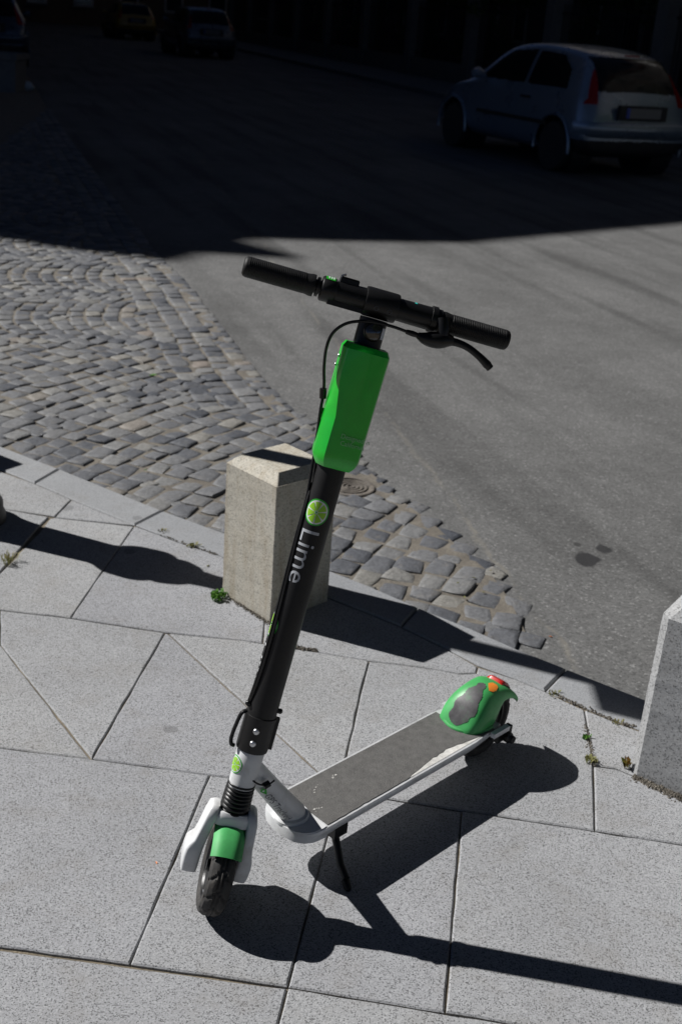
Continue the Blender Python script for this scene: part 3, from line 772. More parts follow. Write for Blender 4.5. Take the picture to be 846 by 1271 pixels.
# crown
mb = MB(); rs = []
for a, hb, hf in ((.230, .038, .027), (.233, .041, .030), (.252, .0410, .031), (.259, .038, .0295), (.263, .030, .027)):
    rs.append([stc(hf*math.copysign(abs(math.cos(t))**.6, math.cos(t)), hb*math.copysign(abs(math.sin(t))**.6, math.sin(t)), a) for t in np.linspace(0, 2*math.pi, 33)[:-1]])
fork = P(mb.rings(rs), 'fork', 'white_paint', None, 35)
def fork_arm(s):
    # stations: a, f centre, b centre, half width (f), half thickness (b)
    if s < 0:
        S_ = [(.268, .001, .034, .016, .006), (.263, .002, .0375, .023, .0090), (.245, .005, .0405, .026, .0105), (.205, .007, .0455, .025, .0110), (.180, .007, .0490, .025, .0120), (.167, .006, .0535, .028, .0150), (.154, .003, .0555, .032, .0165), (.136, .000, .0560, .034, .0165), (.106, -.003, .0555, .034, .0160), (.095, -.004, .0550, .032, .0150), (.093, -.004, .0545, .029, .0120)]
    else:
        S_ = [(.268, .001, .031, .016, .006), (.263, .002, .0350, .024, .0090), (.245, .005, .0375, .028, .0100), (.205, .008, .0390, .029, .0100), (.180, .008, .0400, .029, .0105), (.160, .006, .0410, .031, .0125), (.146, .003, .0420, .034, .0145), (.130, .000, .0425, .036, .0150), (.104, -.003, .0420, .036, .0145), (.093, -.004, .0415, .033, .0125), (.091, -.004, .0410, .030, .0100)]
    mb = MB(); rs = []
    for a, f, b_, hf, hb in S_:
        rs.append([stc(f+hf*math.copysign(abs(math.cos(t))**.32, math.cos(t)), s*b_+hb*math.copysign(abs(math.sin(t))**.35, math.sin(t)), a) for t in np.linspace(0, 2*math.pi, 25)[:-1]])
    return mb.rings(rs)
for s in (-1, 1): P(fork_arm(s), 'fork_arm', 'white_paint', fork, 40)
def wheel(O, ax, e1, e2, rad, hw, name, rimmat, seed):
    """tyre, rim and hub around axis ax (unit), e1,e2 span the wheel plane"""
    mb = MB(); n = 84; prof = [(-hw*.72, rad-.030), (-hw*.98, rad-.022), (-hw, rad-.014), (-hw*.82, rad-.006), (-hw*.45, rad-.0012), (0, rad), (hw*.45, rad-.0012), (hw*.82, rad-.006), (hw, rad-.014), (hw*.98, rad-.022), (hw*.72, rad-.030)]
    fine = []
    for i in range(len(prof)-1):
        for k in range(3): t = k/3; fine.append((prof[i][0]*(1-t)+prof[i+1][0]*t, prof[i][1]*(1-t)+prof[i+1][1]*t))
    fine.append(prof[-1]); rs = []
    for j in range(n*2):
        th = math.pi*j/n; r = []
        for x, q in fine:
            u = x/hw; g_ = 0
            if abs(u) < .9 and q > rad-.012:
                ph_ = (j+int(abs(u)*9)*(1 if u > 0 else 1)) % 12
                if ph_ in (0, 1): g_ = .0034
                if abs(abs(u)-.18) < .06: g_ = .0034
            r.append(O+ax*x+(q-g_)*(math.cos(th)*e1+math.sin(th)*e2))
        rs.append(r)
    rs.append(rs[0]); mb.rings(rs, cap=False, closed=False)
    w = P(mb, name, 'tyre_rubber', None, 32)
    P(lathe(O, ax, e1, e2, [(-hw*.7, .012), (-hw*.74, .030), (-hw*.66, .034), (-hw*.62, rad-.036), (-hw*.80, rad-.033), (-hw*.80, rad-.028), (hw*.80, rad-.028), (hw*.80, rad-.033), (hw*.62, rad-.036), (hw*.66, .034), (hw*.74, .030), (hw*.7, .012)], 48), 'rim', rimmat, w, 40)
    P(lathe(O, ax, e1, e2, [(-hw*.95, .003), (-hw*.95, .010), (-hw*.7, .013), (hw*.7, .013), (hw*.95, .010), (hw*.95, .003)], 16), 'hub', 'black_plastic', w, 40)
    return w
hubF = stc(HF, 0, HA)
fw_ = wheel(hubF, SB, SF, SA, WR, .0235, 'front_wheel', 'black_plastic', 1)
# valve stem on the rim
mb = MB().tube([hubF-SB*.018+SF*.050-SA*.03, hubF-SB*.0215+SF*.044-SA*.026], [.0022, .0016], 8); P(mb, 'valve', 'steel_bolt', fw_)
# mudguard
def guard(O, f_, u_, b_, rad, hw, t0, t1, n=20, m_=11):
    mb = MB(); rs = []
    for i in range(n+1):
        t = t0+(t1-t0)*i/n; r = []
        for k in range(m_):
            u = -1+2*k/(m_-1); rr = rad-.013*abs(u)**3.5
            r.append(O+(math.cos(t)*f_+math.sin(t)*u_)*rr+b_*hw*u)
        for k in range(m_-1, -1, -1):
            u = -1+2*k/(m_-1); rr = rad-.0025-.013*abs(u)**3.5
            r.append(O+(math.cos(t)*f_+math.sin(t)*u_)*rr+b_*(hw-.002)*u)
        rs.append(r)
    return mb.rings(rs)
P(guard(hubF, SF, SA, SB, WR+.0105, .0290, R(40), R(165)), 'front_mudguard', 'green_matte', None, 45)

# ---- rear wheel + mudguard
RR = .094
hubR = fr(0, 0, RR)
rw_ = wheel(hubR, FY, FX, FZ, RR, .0225, 'rear_wheel', 'black_plastic', 2)
SP = [(.142, .0008, .006), (.1405, .004, .024), (.132, .017, .041), (.117, .036, .051), (.092, .0595, .0565), (.060, .0775, .0565), (.026, .0865, .0535), (-.012, .0850, .0485), (-.048, .0700, .0445), (-.078, .0450, .0405), (-.094, .0230, .036), (-.099, .0120, .030)]
SP = [(x*(.72 if x > 0 else 1), DT+z*.95, w*.95) for x, z, w in SP]
SPs = spline([np.array(q) for q in SP], 4)
def fender_pt(i, u):
    x, z, w = SPs[i]; t = u*math.pi/2
    full = z-(DT+.0005); xs = min(1.0, max(0.0, (x+.030)/.065)); xs = xs*xs*(3-2*xs)
    d = full*xs+(1-xs)*(.005+.031*max(0, (x+.1)/.1)**.8); d = max(d, .0004)
    yy = w*math.copysign(abs(math.sin(t))**.85, math.sin(t)); k = 1-max(0, math.cos(t))**.60
    return np.array([x, yy*(1+.07*xs*k**4), z-d*k])
def fender(mb, off=0.0, i0=0, i1=None, m_=23):
    rs = []
    for i in range(len(SPs)):
        rs.append([fender_pt(i, -1+2*k/(m_-1)) for k in range(m_)]+[fender_pt(i, -1+2*k/(m_-1))*np.array([1, .955, 1])-np.array([0, 0, .004]) for k in range(m_-1, -1, -1)])
    return mb.rings(rs)
fen = P(inF(fr, fender(MB())), 'rear_mudguard', 'green_matte', None, 60)
# front lip on the deck
lip = [fr(*(fender_pt(0, -1+2*k/20)+np.array([.004 if abs(-1+2*k/20) < .9 else 0, 0, .001]))) for k in range(21)]
fx_lip = .040
lp = []
for k in range(41):
    a = -R(100)+R(200)*k/40
    lp.append(fr(fx_lip+.064*math.cos(a), .0565*math.sin(a), DT+.003))
P(MB().tube(lp, .0042, 8), 'mudguard_lip', 'green_matte', fen, 40)
def fender_patch(poly, off, name, mat, dens=15):
    """patch lying on the mudguard: poly in (station index, u)"""
    mb = MB(); idx = {}
    xs = [p[0] for p in poly]; us = [p[1] for p in poly]; na, nb = 46, 46
    def surf(ii, u):
        i = int(min(len(SPs)-2, max(0, ii))); t = ii-i; a = fender_pt(i, u)*(1-t)+fender_pt(i+1, u)*t
        a2 = fender_pt(i+1, u)-fender_pt(i, u); b2 = fender_pt(i, min(1, u+.02))-fender_pt(i, max(-1, u-.02)); n_ = np.cross(a2, b2); n_ /= np.linalg.norm(n_)+1e-9
        if n_[2] < 0: n_ = -n_
        return a+n_*off
    for i in range(na):
        for j in range(nb):
            c_ = [(min(xs)+(max(xs)-min(xs))*(i+di)/na, min(us)+(max(us)-min(us))*(j+dj)/nb) for di, dj in ((0, 0), (1, 0), (1, 1), (0, 1))]
            m_ = np.mean(c_, axis=0)
            if not inside(m_, poly): continue
            q = []
            for cc in c_:
                key = (round(cc[0], 5), round(cc[1], 5))
                if key not in idx: idx[key] = len(mb.v); mb.v.append(tuple(surf(*cc)))
                q.append(idx[key])
            mb.f.append(tuple(q))
    return P(inF(fr, mb), name, mat, fen, 60)
S1 = spline([np.array(q) for q in [(6.2, -.04), (6.0, .10), (7.4, .22), (9.4, .30), (11.0, .40), (12.6, .37), (14.2, .46), (16.2, .41), (18.2, .31), (20.4, .28), (22.4, .17), (24.4, .15), (25.4, .03), (24.2, -.06), (22.4, -.04), (20.2, -.14), (17.8, -.13), (15.2, -.25), (12.6, -.22), (10.2, -.30), (8.2, -.24), (6.8, -.14), (6.2, -.04)]], 4)[:-1]
S1 = [tuple(q) for q in S1]
fender_patch(S1, .0008, 'paint_smear', 'smear_black')
fender_patch([(24.2, .28), (25.2, .40), (26.6, .44), (28.0, .38), (28.6, .26), (28.2, .12), (26.6, .08), (25.8, .14)], .0009, 'orange_sticker', 'orange_paint')
# tail light on the mudguard
tl = [(27.0, -.30), (27.0, .55), (32.0, .55), (32.0, -.30)]
mb = MB(); rs = []
for i_, off in ((30.5, .0), (30.9, .006), (32, .008), (34, .008), (35.4, .006), (36, .0)):
    i = int(i_); r = []
    for k in range(9):
        u = -.30+.60*k/8; p_ = fender_pt(i, u)*(1-(i_-i))+fender_pt(min(i+1, len(SPs)-1), u)*(i_-i)
        r.append(fr(*(p_+np.array([-.25, 0, .97])*(off*(1 if 0 < k < 8 else .2)))))
    rs.append(r)
mb.rings(rs, cap=False, closed=False); P(mb, 'tail_light', 'red_lens', fen, 50)

# ---- kickstand
kp = fr(.512, .048, DT-.040); kf = gz(429, 1097, .006)
k1 = kp+np.array([0, 0, -.012])
P(MB().tube([kp, k1, kp*.35+kf*.65+FX*.004, kf+np.array([0, 0, .012])], [.0085, .0085, .0075, .0072], 12), 'kickstand', 'black_plastic', None, 40)
ks = [o for o in scooter.children if o.name == 'kickstand'][0]
fd = (kf-kp); fd[2] = 0; fd /= np.linalg.norm(fd)
P(MB().tube([kf-fd*.004+np.array([0, 0, .004]), kf+fd*.012, kf+fd*.018], [.0085, .008, .005], 10), 'foot', 'rubber_grip', ks, 40)
mb = MB().box((.512, .050, DT-.036), (.036, .030, .026)); P(inF(fr, mb), 'bracket', 'black_plastic', ks)

# ---- handlebar
BA = 1.1644
BS = 1.085
def bl(prof, n=28): return lathe(stc(0, 0, BA), SB, SF, SA, [(x*BS, r_*1.09) for x, r_ in prof], n)
bar = P(bl([(-.205, .0108), (.205, .0108)]), 'handlebar', 'black_plastic', None, 40)
def grip(s):
    prof = [(-.2150, .006), (-.2155, .0115), (-.2130, .0148), (-.2100, .0158)]
    x = -.208
    while x < -.118:
        prof += [(x, .0158), (x+.0009, .0162), (x+.0018, .0162), (x+.0024, .0156)]; x += .003
    prof += [(-.114, .0160), (-.108, .0172), (-.1035, .0168), (-.1030, .011)]
    if s > 0: prof = [(-a, r_) for a, r_ in prof][::-1]
    return bl(prof, 40)
for s in (-1, 1): P(grip(s), 'grip', 'rubber_grip', bar, 50)
P(bl([(-.1005, .0125), (-.1000, .0150), (-.0960, .0150), (-.0955, .0125)]), 'throttle_ring', 'black_plastic', bar, 40)
P(bl([(-.0930, .013), (-.0925, .0180), (-.0905, .0195), (-.0720, .0190), (-.0690, .0175), (-.069, .012)]), 'throttle_housing', 'black_plastic', bar, 40)
P(bl([(-.0700, .0165), (-.0690, .0175), (-.0170, .0190), (-.0165, .0150)]), 'switch_housing', 'black_plastic', bar, 40)
# flat underside rib of the switch housing
mb = MB().box((0, 0, 0), (.020, .072, .008)); mb.v = [tuple(stc(.004+v[0], -.049+v[1], BA-.0172+v[2])) for v in mb.v]; P(mb, 'housing_rib', 'black_plastic', bar)
P(bl([(-.0230, .016), (-.0225, .0220), (-.0190, .0228), (.0270, .0228), (.0300, .0218), (.0300, .016)]), 'bar_clamp', 'black_plastic', bar, 40)
P(bl([(.0290, .0175), (.0840, .0182), (.0845, .0205), (.0930, .0205), (.0935, .0150), (.105, .0150)]), 'display_housing', 'black_plastic', bar, 40)
# green sticker on the throttle housing (wrapped), bell button, teal mark, screws
def wrap_quad(b0, b1, p0, p1, rr, name, mat, par, n=8):
    mb = MB(); rs = []
    for i in range(n+1):
        ph = p0+(p1-p0)*i/n; rs.append([stc(rr*1.09*math.cos(ph), b0*BS, BA)+SA*rr*1.09*math.sin(ph), stc(rr*1.09*math.cos(ph), b1*BS, BA)+SA*rr*1.09*math.sin(ph)])
    mb.rings(rs, cap=False, closed=False); return P(mb, name, mat, par)
sk = wrap_quad(-.0895, -.0745, R(52), R(95), .01985, 'sticker', 'logo_green', bar)
for db in (-.0855, -.0815, -.078): wrap_quad(db, db+.002, R(60), R(86), .0201, 'sticker_mark', 'logo_white', bar, 5)
wrap_quad(.054, .058, R(62), R(78), .0184, 'mode_mark', 'teal_led', bar, 4)
mb = MB(); rs = []
for a, kk in ((.014, 1.0), (.0255, .98), (.028, .90)):
    rs.append([stc(-.004+f*kk, (-.053+b_*kk)*BS, BA+a) for f, b_ in ((-.010, -.014), (.010, -.014), (.010, .016), (-.010, .016))])
P(mb.rings(rs), 'bell_button', 'black_plastic', bar)
P(MB().tube([stc(-.002, -.071, BA+.014), stc(-.002, -.071, BA+.029), stc(-.003, -.065, BA+.0315)], .0022, 8), 'bell_lever', 'steel_bolt', bar, 40)
for b_ in (-.004, .017):
    n_ = SF*math.cos(R(-12))+SA*math.sin(R(-12)); c_ = stc(0, b_*BS, BA-.002)+n_*.0232
    P(lathe(c_, n_, SB, np.cross(n_, SB), [(0, .0042), (.0012, .0042), (.0016, .0034), (.0006, .0028), (.0004, .0005)], 14), 'screw', 'print_dark', bar, 40)
# stem top under the clamp and the headlight
nh = SF
P(lathe(stc(.020, .002, 1.122), SF, SB, SA, [(0, .017), (.004, .0175), (.0075, .0165), (.0085, .0145)], 28), 'headlight', 'black_plastic', stem, 40)
hlt = [o for o in scooter.children if False]
P(lathe(stc(.0282, .002, 1.122), SF, SB, SA, [(0, .0142), (.0012, .0135), (.0030, .0085), (.0036, .001)], 24), 'headlight_lens', 'lens_dark', stem, 40)
mb = MB().box((0, 0, 0), (.004, .004, .018)); mb.v = [tuple(stc(.0305+v[0], .0165+v[1], 1.122+v[2])) for v in mb.v]; P(mb, 'headlight_mark', 'alloy', stem)
# ---- brake lever and cable on the rider's left
def S_at(x, y, f): return onplane(x, y, stc(f, 0, 1.1), SF)
mb = MB(); c_ = stc(0, .104, BA)
brk = P(bl([(.0925, .0125), (.0930, .0180), (.1010, .0180), (.1015, .0125)]), 'brake_clamp', 'black_plastic', bar, 40)
perch = [S_at(518, 416, .020), S_at(528, 420, .021), S_at(541, 422, .020), S_at(553, 422, .018), S_at(561, 423, .016)]
P(MB().tube(spline(perch, 4), [.0055, .0068, .0085, .0100, .0112, .0124, .0134, .0140, .0144, .0144, .0140, .0134, .0126, .0115, .0105, .0095, .0085], 12), 'brake_perch', 'black_plastic', bar, 40)
P(MB().tube([S_at(549, 396, .014), S_at(550, 408, .020), S_at(549, 416, .020)], [.0125, .0115, .0105], 12), 'perch_neck', 'black_plastic', bar, 40)
lev = [S_at(553, 423, .016), S_at(566, 425, .018), S_at(580, 431, .022), S_at(593, 441, .025), S_at(602, 450, .026), S_at(608, 457, .026)]
lp = spline(lev, 5); P(MB().tube(lp, [.0082-.0020*math.sin(math.pi*min(1, i/len(lp)*1.1)) if i < len(lp)-3 else .0068 for i in range(len(lp))], 12), 'brake_lever', 'black_plastic', bar, 40)
P(MB().tube([S_at(504, 411.5, .020), S_at(512, 414, .020), S_at(519, 416.5, .020)], [.0042, .0050, .0042], 10), 'cable_adjuster', 'black_plastic', bar, 40)
cb = [S_at(506, 412, .020), S_at(488, 405.5, .026), S_at(466, 400, .030), S_at(446, 398.5, .030), S_at(428, 402, .026), S_at(413, 413, .020), S_at(405, 431, .014), S_at(402, 455, .008), S_at(402, 475, .004), S_at(401, 490, .0)]
def on_stem(a, ph, off): r_ = stem_r(a)+off; return stc(r_*math.cos(ph), r_*math.sin(ph), a)
cb2 = [S_at(398, 506, .0), S_at(394, 535, -.002), S_at(389.5, 565, -.002), S_at(385, 592, .0)]+[on_stem(a, ph, .0022) for a, ph in ((.83, R(-86)), (.77, R(-82)), (.71, R(-74)), (.65, R(-66)), (.59, R(-62)), (.53, R(-64)), (.49, R(-72)), (.462, R(-84)))]
cable = P(MB().tube(spline(cb+cb2, 5), .0027, 8), 'brake_cable', 'black_plastic', None, 50)
cb3 = [S_at(400, 506, -.006), S_at(397, 535, -.010), S_at(393, 565, -.010), S_at(389, 592, -.006)]+[on_stem(a, ph, .0018) for a, ph in ((.83, R(-74)), (.77, R(-68)), (.71, R(-60)), (.65, R(-53)), (.59, R(-50)), (.53, R(-53)), (.49, R(-62)), (.462, R(-76)))]
P(MB().tube(spline(cb3, 5), .0024, 8), 'motor_cable', 'black_plastic', None, 50)
P(MB().tube([S_at(401, 482, .002), S_at(400.5, 494, .0)], .0062, 10), 'cable_clip', 'black_plastic', cable, 40)
# small cable knot by the head tube
knot = [S_at(314, 986, -.02), S_at(322, 988, -.02), S_at(330, 988, -.02), S_at(338, 989, -.02)]
knot = [fr(.722, .022, .275), fr(.708, .030, .262), fr(.690, .034, .256), fr(.676, .035, .259)]
P(MB().tube(spline(knot, 5), .0018, 6), 'charge_port_cord', 'black_plastic', dtube, 40)
P(MB().tube([fr(.700, .032, .255), fr(.688, .035, .259)], [.007, .0062], 10), 'charge_port_plug', 'black_plastic', dtube, 40)

# ---- battery box
def box_section(a, t):
    """cross-section (b,f) of the battery shell at height a; t 0 bottom .. 1 top"""
    k = 1.0; ch = .017-.011*max(0, min(1, (t-.42)/.30))          # width of the sunlit chamfer
    cf = .024-.008*max(0, min(1, (t-.45)/.4))
    bl_, br_ = -.0405, .0385; ff = .050; fb = -.012
    return [(bl_, fb), (bl_, ff-cf), (bl_+ch*.5, ff-cf*.42), (bl_+ch, ff-.0006), (bl_+ch+.004, ff), (br_-.010, ff), (br_-.003, ff-.003), (br_, ff-.010), (br_, fb)]
mb = MB(); rs = []
A0, A1 = .896, 1.097
for i in range(25):
    t = i/24; a = A0+(A1-A0)*t; e_ = 1.0
    edge_ = min(t, 1-t)*(A1-A0); ez = .020 if t < .5 else .010; e_ = 1.0 if edge_ > ez else 1-(.24 if t < .5 else .13)*(1-edge_/ez)**2
    sec = box_section(a, t); lean_f = -.010*(1-t) 
    rs.append([stc(.012+(f-.012)*e_*(1 if f > 0 else 1)+(lean_f if f > .02 else 0), b_*e_, a) for b_, f in sec])
mb.rings(rs)
box = P(mb, 'battery_box', 'green_gloss', None, 28)
for px in ((421.5, 441), (417.5, 452)):
    c_ = S_at(*px, .012); P(lathe(c_, -SB*.9+SF*.43, SA, np.cross(SA, -SB), [(0, .0028), (.003, .0028), (.004, .0016)], 8), 'screw', 'steel_bolt', box, 40)

# ---- printing: text and lime-slice roundels, wrapped on the round tubes
def text2d(s, size, res=3):
    cu = bpy.data.curves.new('t', 'FONT'); cu.body = s; cu.size = size; cu.resolution_u = res; cu.align_x = 'LEFT'
    o = bpy.data.objects.new('t', cu); COL.objects.link(o); dg = bpy.context.evaluated_depsgraph_get(); me = bpy.data.meshes.new_from_object(o.evaluated_get(dg))
    bm = bmesh.new(); bm.from_mesh(me); bpy.data.objects.remove(o); bpy.data.curves.remove(cu); bpy.data.meshes.remove(me)
    ys = [v.co.y for v in bm.verts]; y0, y1 = min(ys), max(ys)
    for k in range(1, 9):
        y = y0+(y1-y0)*k/9; bmesh.ops.bisect_plane(bm, geom=bm.verts[:]+bm.edges[:]+bm.faces[:], plane_co=(0, y, 0), plane_no=(0, 1, 0))
    bm.verts.index_update(); v = [(q.co.x, q.co.y) for q in bm.verts]; f = [tuple(w.index for w in q.verts) for q in bm.faces]; bm.free(); return v, f
def wrapped(v2, f, fn, name, mat, par): 
    mb = MB(); mb.v = [tuple(fn(u, v)) for u, v in v2]; mb.f = list(f); return P(mb, name, mat, par)
def stem_map(a0, ph0, off, rfun=stem_r, O=None, T_=None, N_=None, B_=None):
    def fn(u, v):
        if O is None:
            a = a0-u; r_ = rfun(a)+off; ph = ph0+v/r_; return stc(r_*math.cos(ph), r_*math.sin(ph), a)
        r_ = rfun(u)+off; ph = ph0+v/r_; return O+T_*u+r_*(math.cos(ph)*N_+math.sin(ph)*B_)
    return fn
def disc2d(r0, r1, t0=0, t1=2*math.pi, n=40, m_=4):
    v = []; f = []
    for i in range(m_+1):
        for k in range(n+1): rr = r0+(r1-r0)*i/m_; t = t0+(t1-t0)*k/n; v.append((rr*math.cos(t), rr*math.sin(t)))
    for i in range(m_):
        for k in range(n): a = i*(n+1)+k; f.append((a, a+1, a+n+2, a+n+1))
    return v, f
def roundel(mapper, rad, par, dark=True):
    lo = lambda off, v2: [(u, v) for u, v in v2]
    v, f = disc2d(rad*.02, rad); b_ = wrapped(v, f, mapper(.0004), 'roundel', 'logo_green', par)
    v, f = disc2d(rad*.02, rad*.89); wrapped(v, f, mapper(.0008), 'roundel_rind', 'logo_white', par)
    for k in range(7):
        t0 = 2*math.pi*k/7+.085; t1 = 2*math.pi*(k+1)/7-.085; cx_ = .06*rad
        v, f = disc2d(rad*.14, rad*.78, t0, t1, 8, 4); wrapped(v, f, mapper(.0012), 'roundel_segment', 'logo_lime', par)
    v, f = disc2d(rad*.005, rad*.075, n=12, m_=1); wrapped(v, f, mapper(.0012), 'roundel_pip', 'logo_green', par)
PHC = R(-17)
roundel(lambda o: stem_map(.819, PHC, o), .0225, stem)
v, f = text2d('Lime', .0485); wrapped([(u*1.02, v-.016) for u, v in v], f, stem_map(.7905, PHC-R(4), .0006), 'lettering', 'print_grey', stem)
roundel(lambda o: stem_map(.612, R(-86), o), .0225, stem)
v, f = text2d('Lime', .0485); wrapped([(u*1.02, v-.016) for u, v in v], f, stem_map(.580, R(-90), .0006), 'lettering', 'logo_white', stem)
htr = lambda a: .0252
roundel(lambda o: stem_map(.352, R(-62), o+.0004, htr), .0170, head)
Td = td; Nn_ = np.cross(FY, td); Nn_ = Nn_ if Nn_@np.array([0, -1, .6]) > 0 else -Nn_
dphi = R(52)
dr = lambda u: .0255
v, f = text2d('GPS Tracked', .0205)
dmap = lambda off: stem_map(0, dphi, off, lambda u: .0232+.014*u, tA, td, Nn_, FY)
wrapped([(u+.080, v-.006) for u, v in v], f, dmap(.0030), 'lettering', 'print_dark', dtube)
v, f = disc2d(.001, .0062, n=16, m_=2); wrapped([(u+.064, v+.001) for u, v in v], f, dmap(.0028), 'map_pin', 'logo_green', dtube)
wrapped([(.068, .006), (.068, -.004), (.080, .001)], [(0, 1, 2)], dmap(.0028), 'map_pin', 'logo_green', dtube)
v, f = disc2d(.0005, .0025, n=12, m_=1); wrapped([(u+.064, v+.001) for u, v in v], f, dmap(.0033), 'map_pin_hole', 'logo_white', dtube)
for s_, dv_ in (('Designed in', .0), ('California', -.0112)):
    v, f = text2d(s_, .0108); c0 = S_at(424, 537, .0445)
    q0 = np.array([(c0-BO)@SB, (c0-BO)@SA])
    mb = MB(); mb.v = [tuple(stc(.0525-.010*(1-(q0[1]+v_+dv_-A0)/(A1-A0)), q0[0]+u_+(.002 if dv_ else 0), q0[1]+v_+dv_)) for u_, v_ in v]; mb.f = list(f); P(mb, 'lettering', 'print_faint', box)

# ================================================================== BACKGROUND
SD = np.array([-.30, .954])      # direction the street runs
SN = np.array([.954, .30])       # to its right

def make_car(name, loc, heading, paint, label, length=3.95, width=1.70, height=1.47, group=None, detail=True):
    """hatchback: local x forward from the rear bumper, y left, z up"""
    L = length; W = width/2; H = height
    # stations: x, belt half width, belt z, roof half width, roof z, sill z, body half width
    St = [(0.00, .66, .60, .60, .66, .34, .70), (0.05, .735, .62, .66, .80, .28, .80), (.16, .77, .93, .60, 1.06, .24, .835), (.34, .785, .95, .565, 1.36, .22, .845), (.70, .80, .95, .585, 1.455, .21, .85), (1.25, .81, .94, .60, H, .21, .85), (1.80, .81, .925, .60, H-.005, .21, .85), (2.25, .81, .915, .585, 1.425, .21, .85), (2.62, .80, .905, .60, 1.22, .21, .85), (2.98, .785, .90, .62, 1.00, .22, .845), (3.35, .75, .84, .58, .91, .23, .83), (3.70, .68, .70, .50, .78, .25, .78), (3.88, .56, .58, .42, .66, .28, .66), (L, .44, .50, .36, .58, .33, .52)]
    rs = []
    for x, bw, bz, rw, rz, sz, hw in St:
        k = W/.85; half = [(0, sz-.02), (hw*.8*k, sz-.02), (hw*.97*k, sz+.10), (hw*k, (sz+bz)/2+.04), (bw*1.01*k, bz-.03), (bw*k*.985, bz+.01), (rw*1.04*k, rz-.07), (rw*.86*k, rz-.015), (0, rz)]
        rs.append([(x, y, z) for y, z in half]+[(x, -y, z) for y, z in half[-2:0:-1]])
    mb = MB(); mb.rings(rs)
    o = mb.obj('tmp', None); sm = o.modifiers.new('s', 'SUBSURF'); sm.levels = 4 if detail else 3; sm.render_levels = sm.levels
    dg = bpy.context.evaluated_depsgraph_get(); me = bpy.data.meshes.new_from_object(o.evaluated_get(dg)); bpy.data.objects.remove(o)
    V = np.array([v.co[:] for v in me.vertices]); Fs = [tuple(p.vertices) for p in me.polygons]; bpy.data.meshes.remove(me)
    wr = .30; wx = (.60, 3.12); wz = .30
    root = empty(name, (loc[0], loc[1], ZR), heading)
    tag(root, label, 'car', group)
    parts = {k: [] for k in ('body', 'side_window', 'side_window2', 'rear_window', 'windscreen', 'tail_light', 'tail_light2', 'lower_bumper', 'headlight', 'headlight2', 'void')}
    cab = [(.52, .985), (.60, 1.20), (.86, 1.36), (1.5, 1.395), (2.05, 1.36), (2.62, 1.06), (2.70, .985)]
    for f in Fs:
        c_ = V[list(f)].mean(axis=0); x, y, z = c_; k = 'body'
        d = min(math.hypot(x-wx[0], z-wz), math.hypot(x-wx[1], z-wz))
        if d < .375 and abs(y) > .45: k = 'void'
        elif abs(y) > .5 and inside((x, z), cab) and not (1.38 < x < 1.46): k = 'side_window' if y > 0 else 'side_window2'
        elif x < .66 and abs(y) < .585-.14*(z-1.0) and .985 < z < 1.37: k = 'rear_window'
        elif abs(y) > .585-.14*(z-1.0) and .84 < z < 1.34 and x < .15+.52*max(0, z-.9): k = 'tail_light' if y > 0 else 'tail_light2'
        elif 2.15 < x < 3.0 and abs(y) < .60-.05*(x-2.2) and z > .99: k = 'windscreen'
        elif x < .30 and z < .43: k = 'lower_bumper'
        elif x > 3.45 and abs(y) > .40 and .60 < z < .74: k = 'headlight' if y > 0 else 'headlight2'
        parts[k].append(f)
    mt = dict(body=paint, side_window='car_glass', side_window2='car_glass', rear_window='car_glass', windscreen='car_glass', tail_light='car_lamp', tail_light2='car_lamp', lower_bumper='car_trim', headlight='rim_metal', headlight2='rim_metal')
    for k, fs in parts.items():
        if k == 'void' or not fs: continue
        ids = sorted({i for f in fs for i in f}); mp = {a: b_ for b_, a in enumerate(ids)}
        mesh_obj(k.rstrip('2'), V[ids], [tuple(mp[i] for i in f) for f in fs], mt[k], root, True)
    for sx in wx:
        for sy in (-1, 1):
            O = np.array([sx, sy*(W-.10), wz]); ax = np.array([0, sy, 0.])
            t = lathe(O, ax, X, Z, [(-.11, .18), (-.11, .27), (-.08, .298), (.06, .298), (.085, .285), (.085, .20)], 32).obj('wheel', 'tyre_rubber', root, 40)
            lathe(O, ax, X, Z, [(.05, .205), (.083, .205), (.08, .19), (.055, .17), (.06, .06), (.075, .05), (.075, .005)], 24).obj('rim', 'rim_metal', t, 40)
            # arch lip and dark well
            mbl = MB(); arc = [(sx+.385*math.cos(a), sy*(W-.008), wz+.385*math.sin(a)) for a in np.linspace(R(-8), R(188), 22)]
            mbl.tube(arc, .020, 8).obj('wheel_arch', paint, root, 40)
            lathe(np.array([sx, sy*(W-.40), wz]), ax, X, Z, [(0, .37), (.30, .375), (.30, .372), (.01, .36)], 24).obj('wheel_well', 'car_trim', root)
    # bumper ledge, plate, handle strip, mirrors, high brake light
    bmp = [(.035, -.76, .60), (-.02, -.62, .60), (-.045, -.3, .60), (-.05, 0, .60), (-.045, .3, .60), (-.02, .62, .60), (.035, .76, .60), (.2, .85, .60)]
    bmp = [(.2, -.85, .60)]+bmp
    q = MB(); rsb = []
    for p_ in spline(bmp, 4): rsb.append([(p_[0]+dx, p_[1]*(W/.85), p_[2]+dz) for dx, dz in ((.03, .03), (0, .045), (-.02, .03), (-.03, -.02), (-.01, -.10), (.04, -.14))])
    q.rings(rsb).obj('bumper', paint, root, 60)
    MB().box((-.008, 0, .765), (.05, .72, .17)).obj('plate_recess', 'car_trim', root)
    pl = MB().box((-.036, 0, .765), (.012, .52, .115)).obj('number_plate', 'plate_white', root); MB().box((-.043, .235, .765), (.004, .045, .112)).obj('plate_band', 'plate_blue', pl)
    MB().box((.37, 0, 1.40), (.03, .20, .018)).obj('brake_light', 'car_lamp', root)
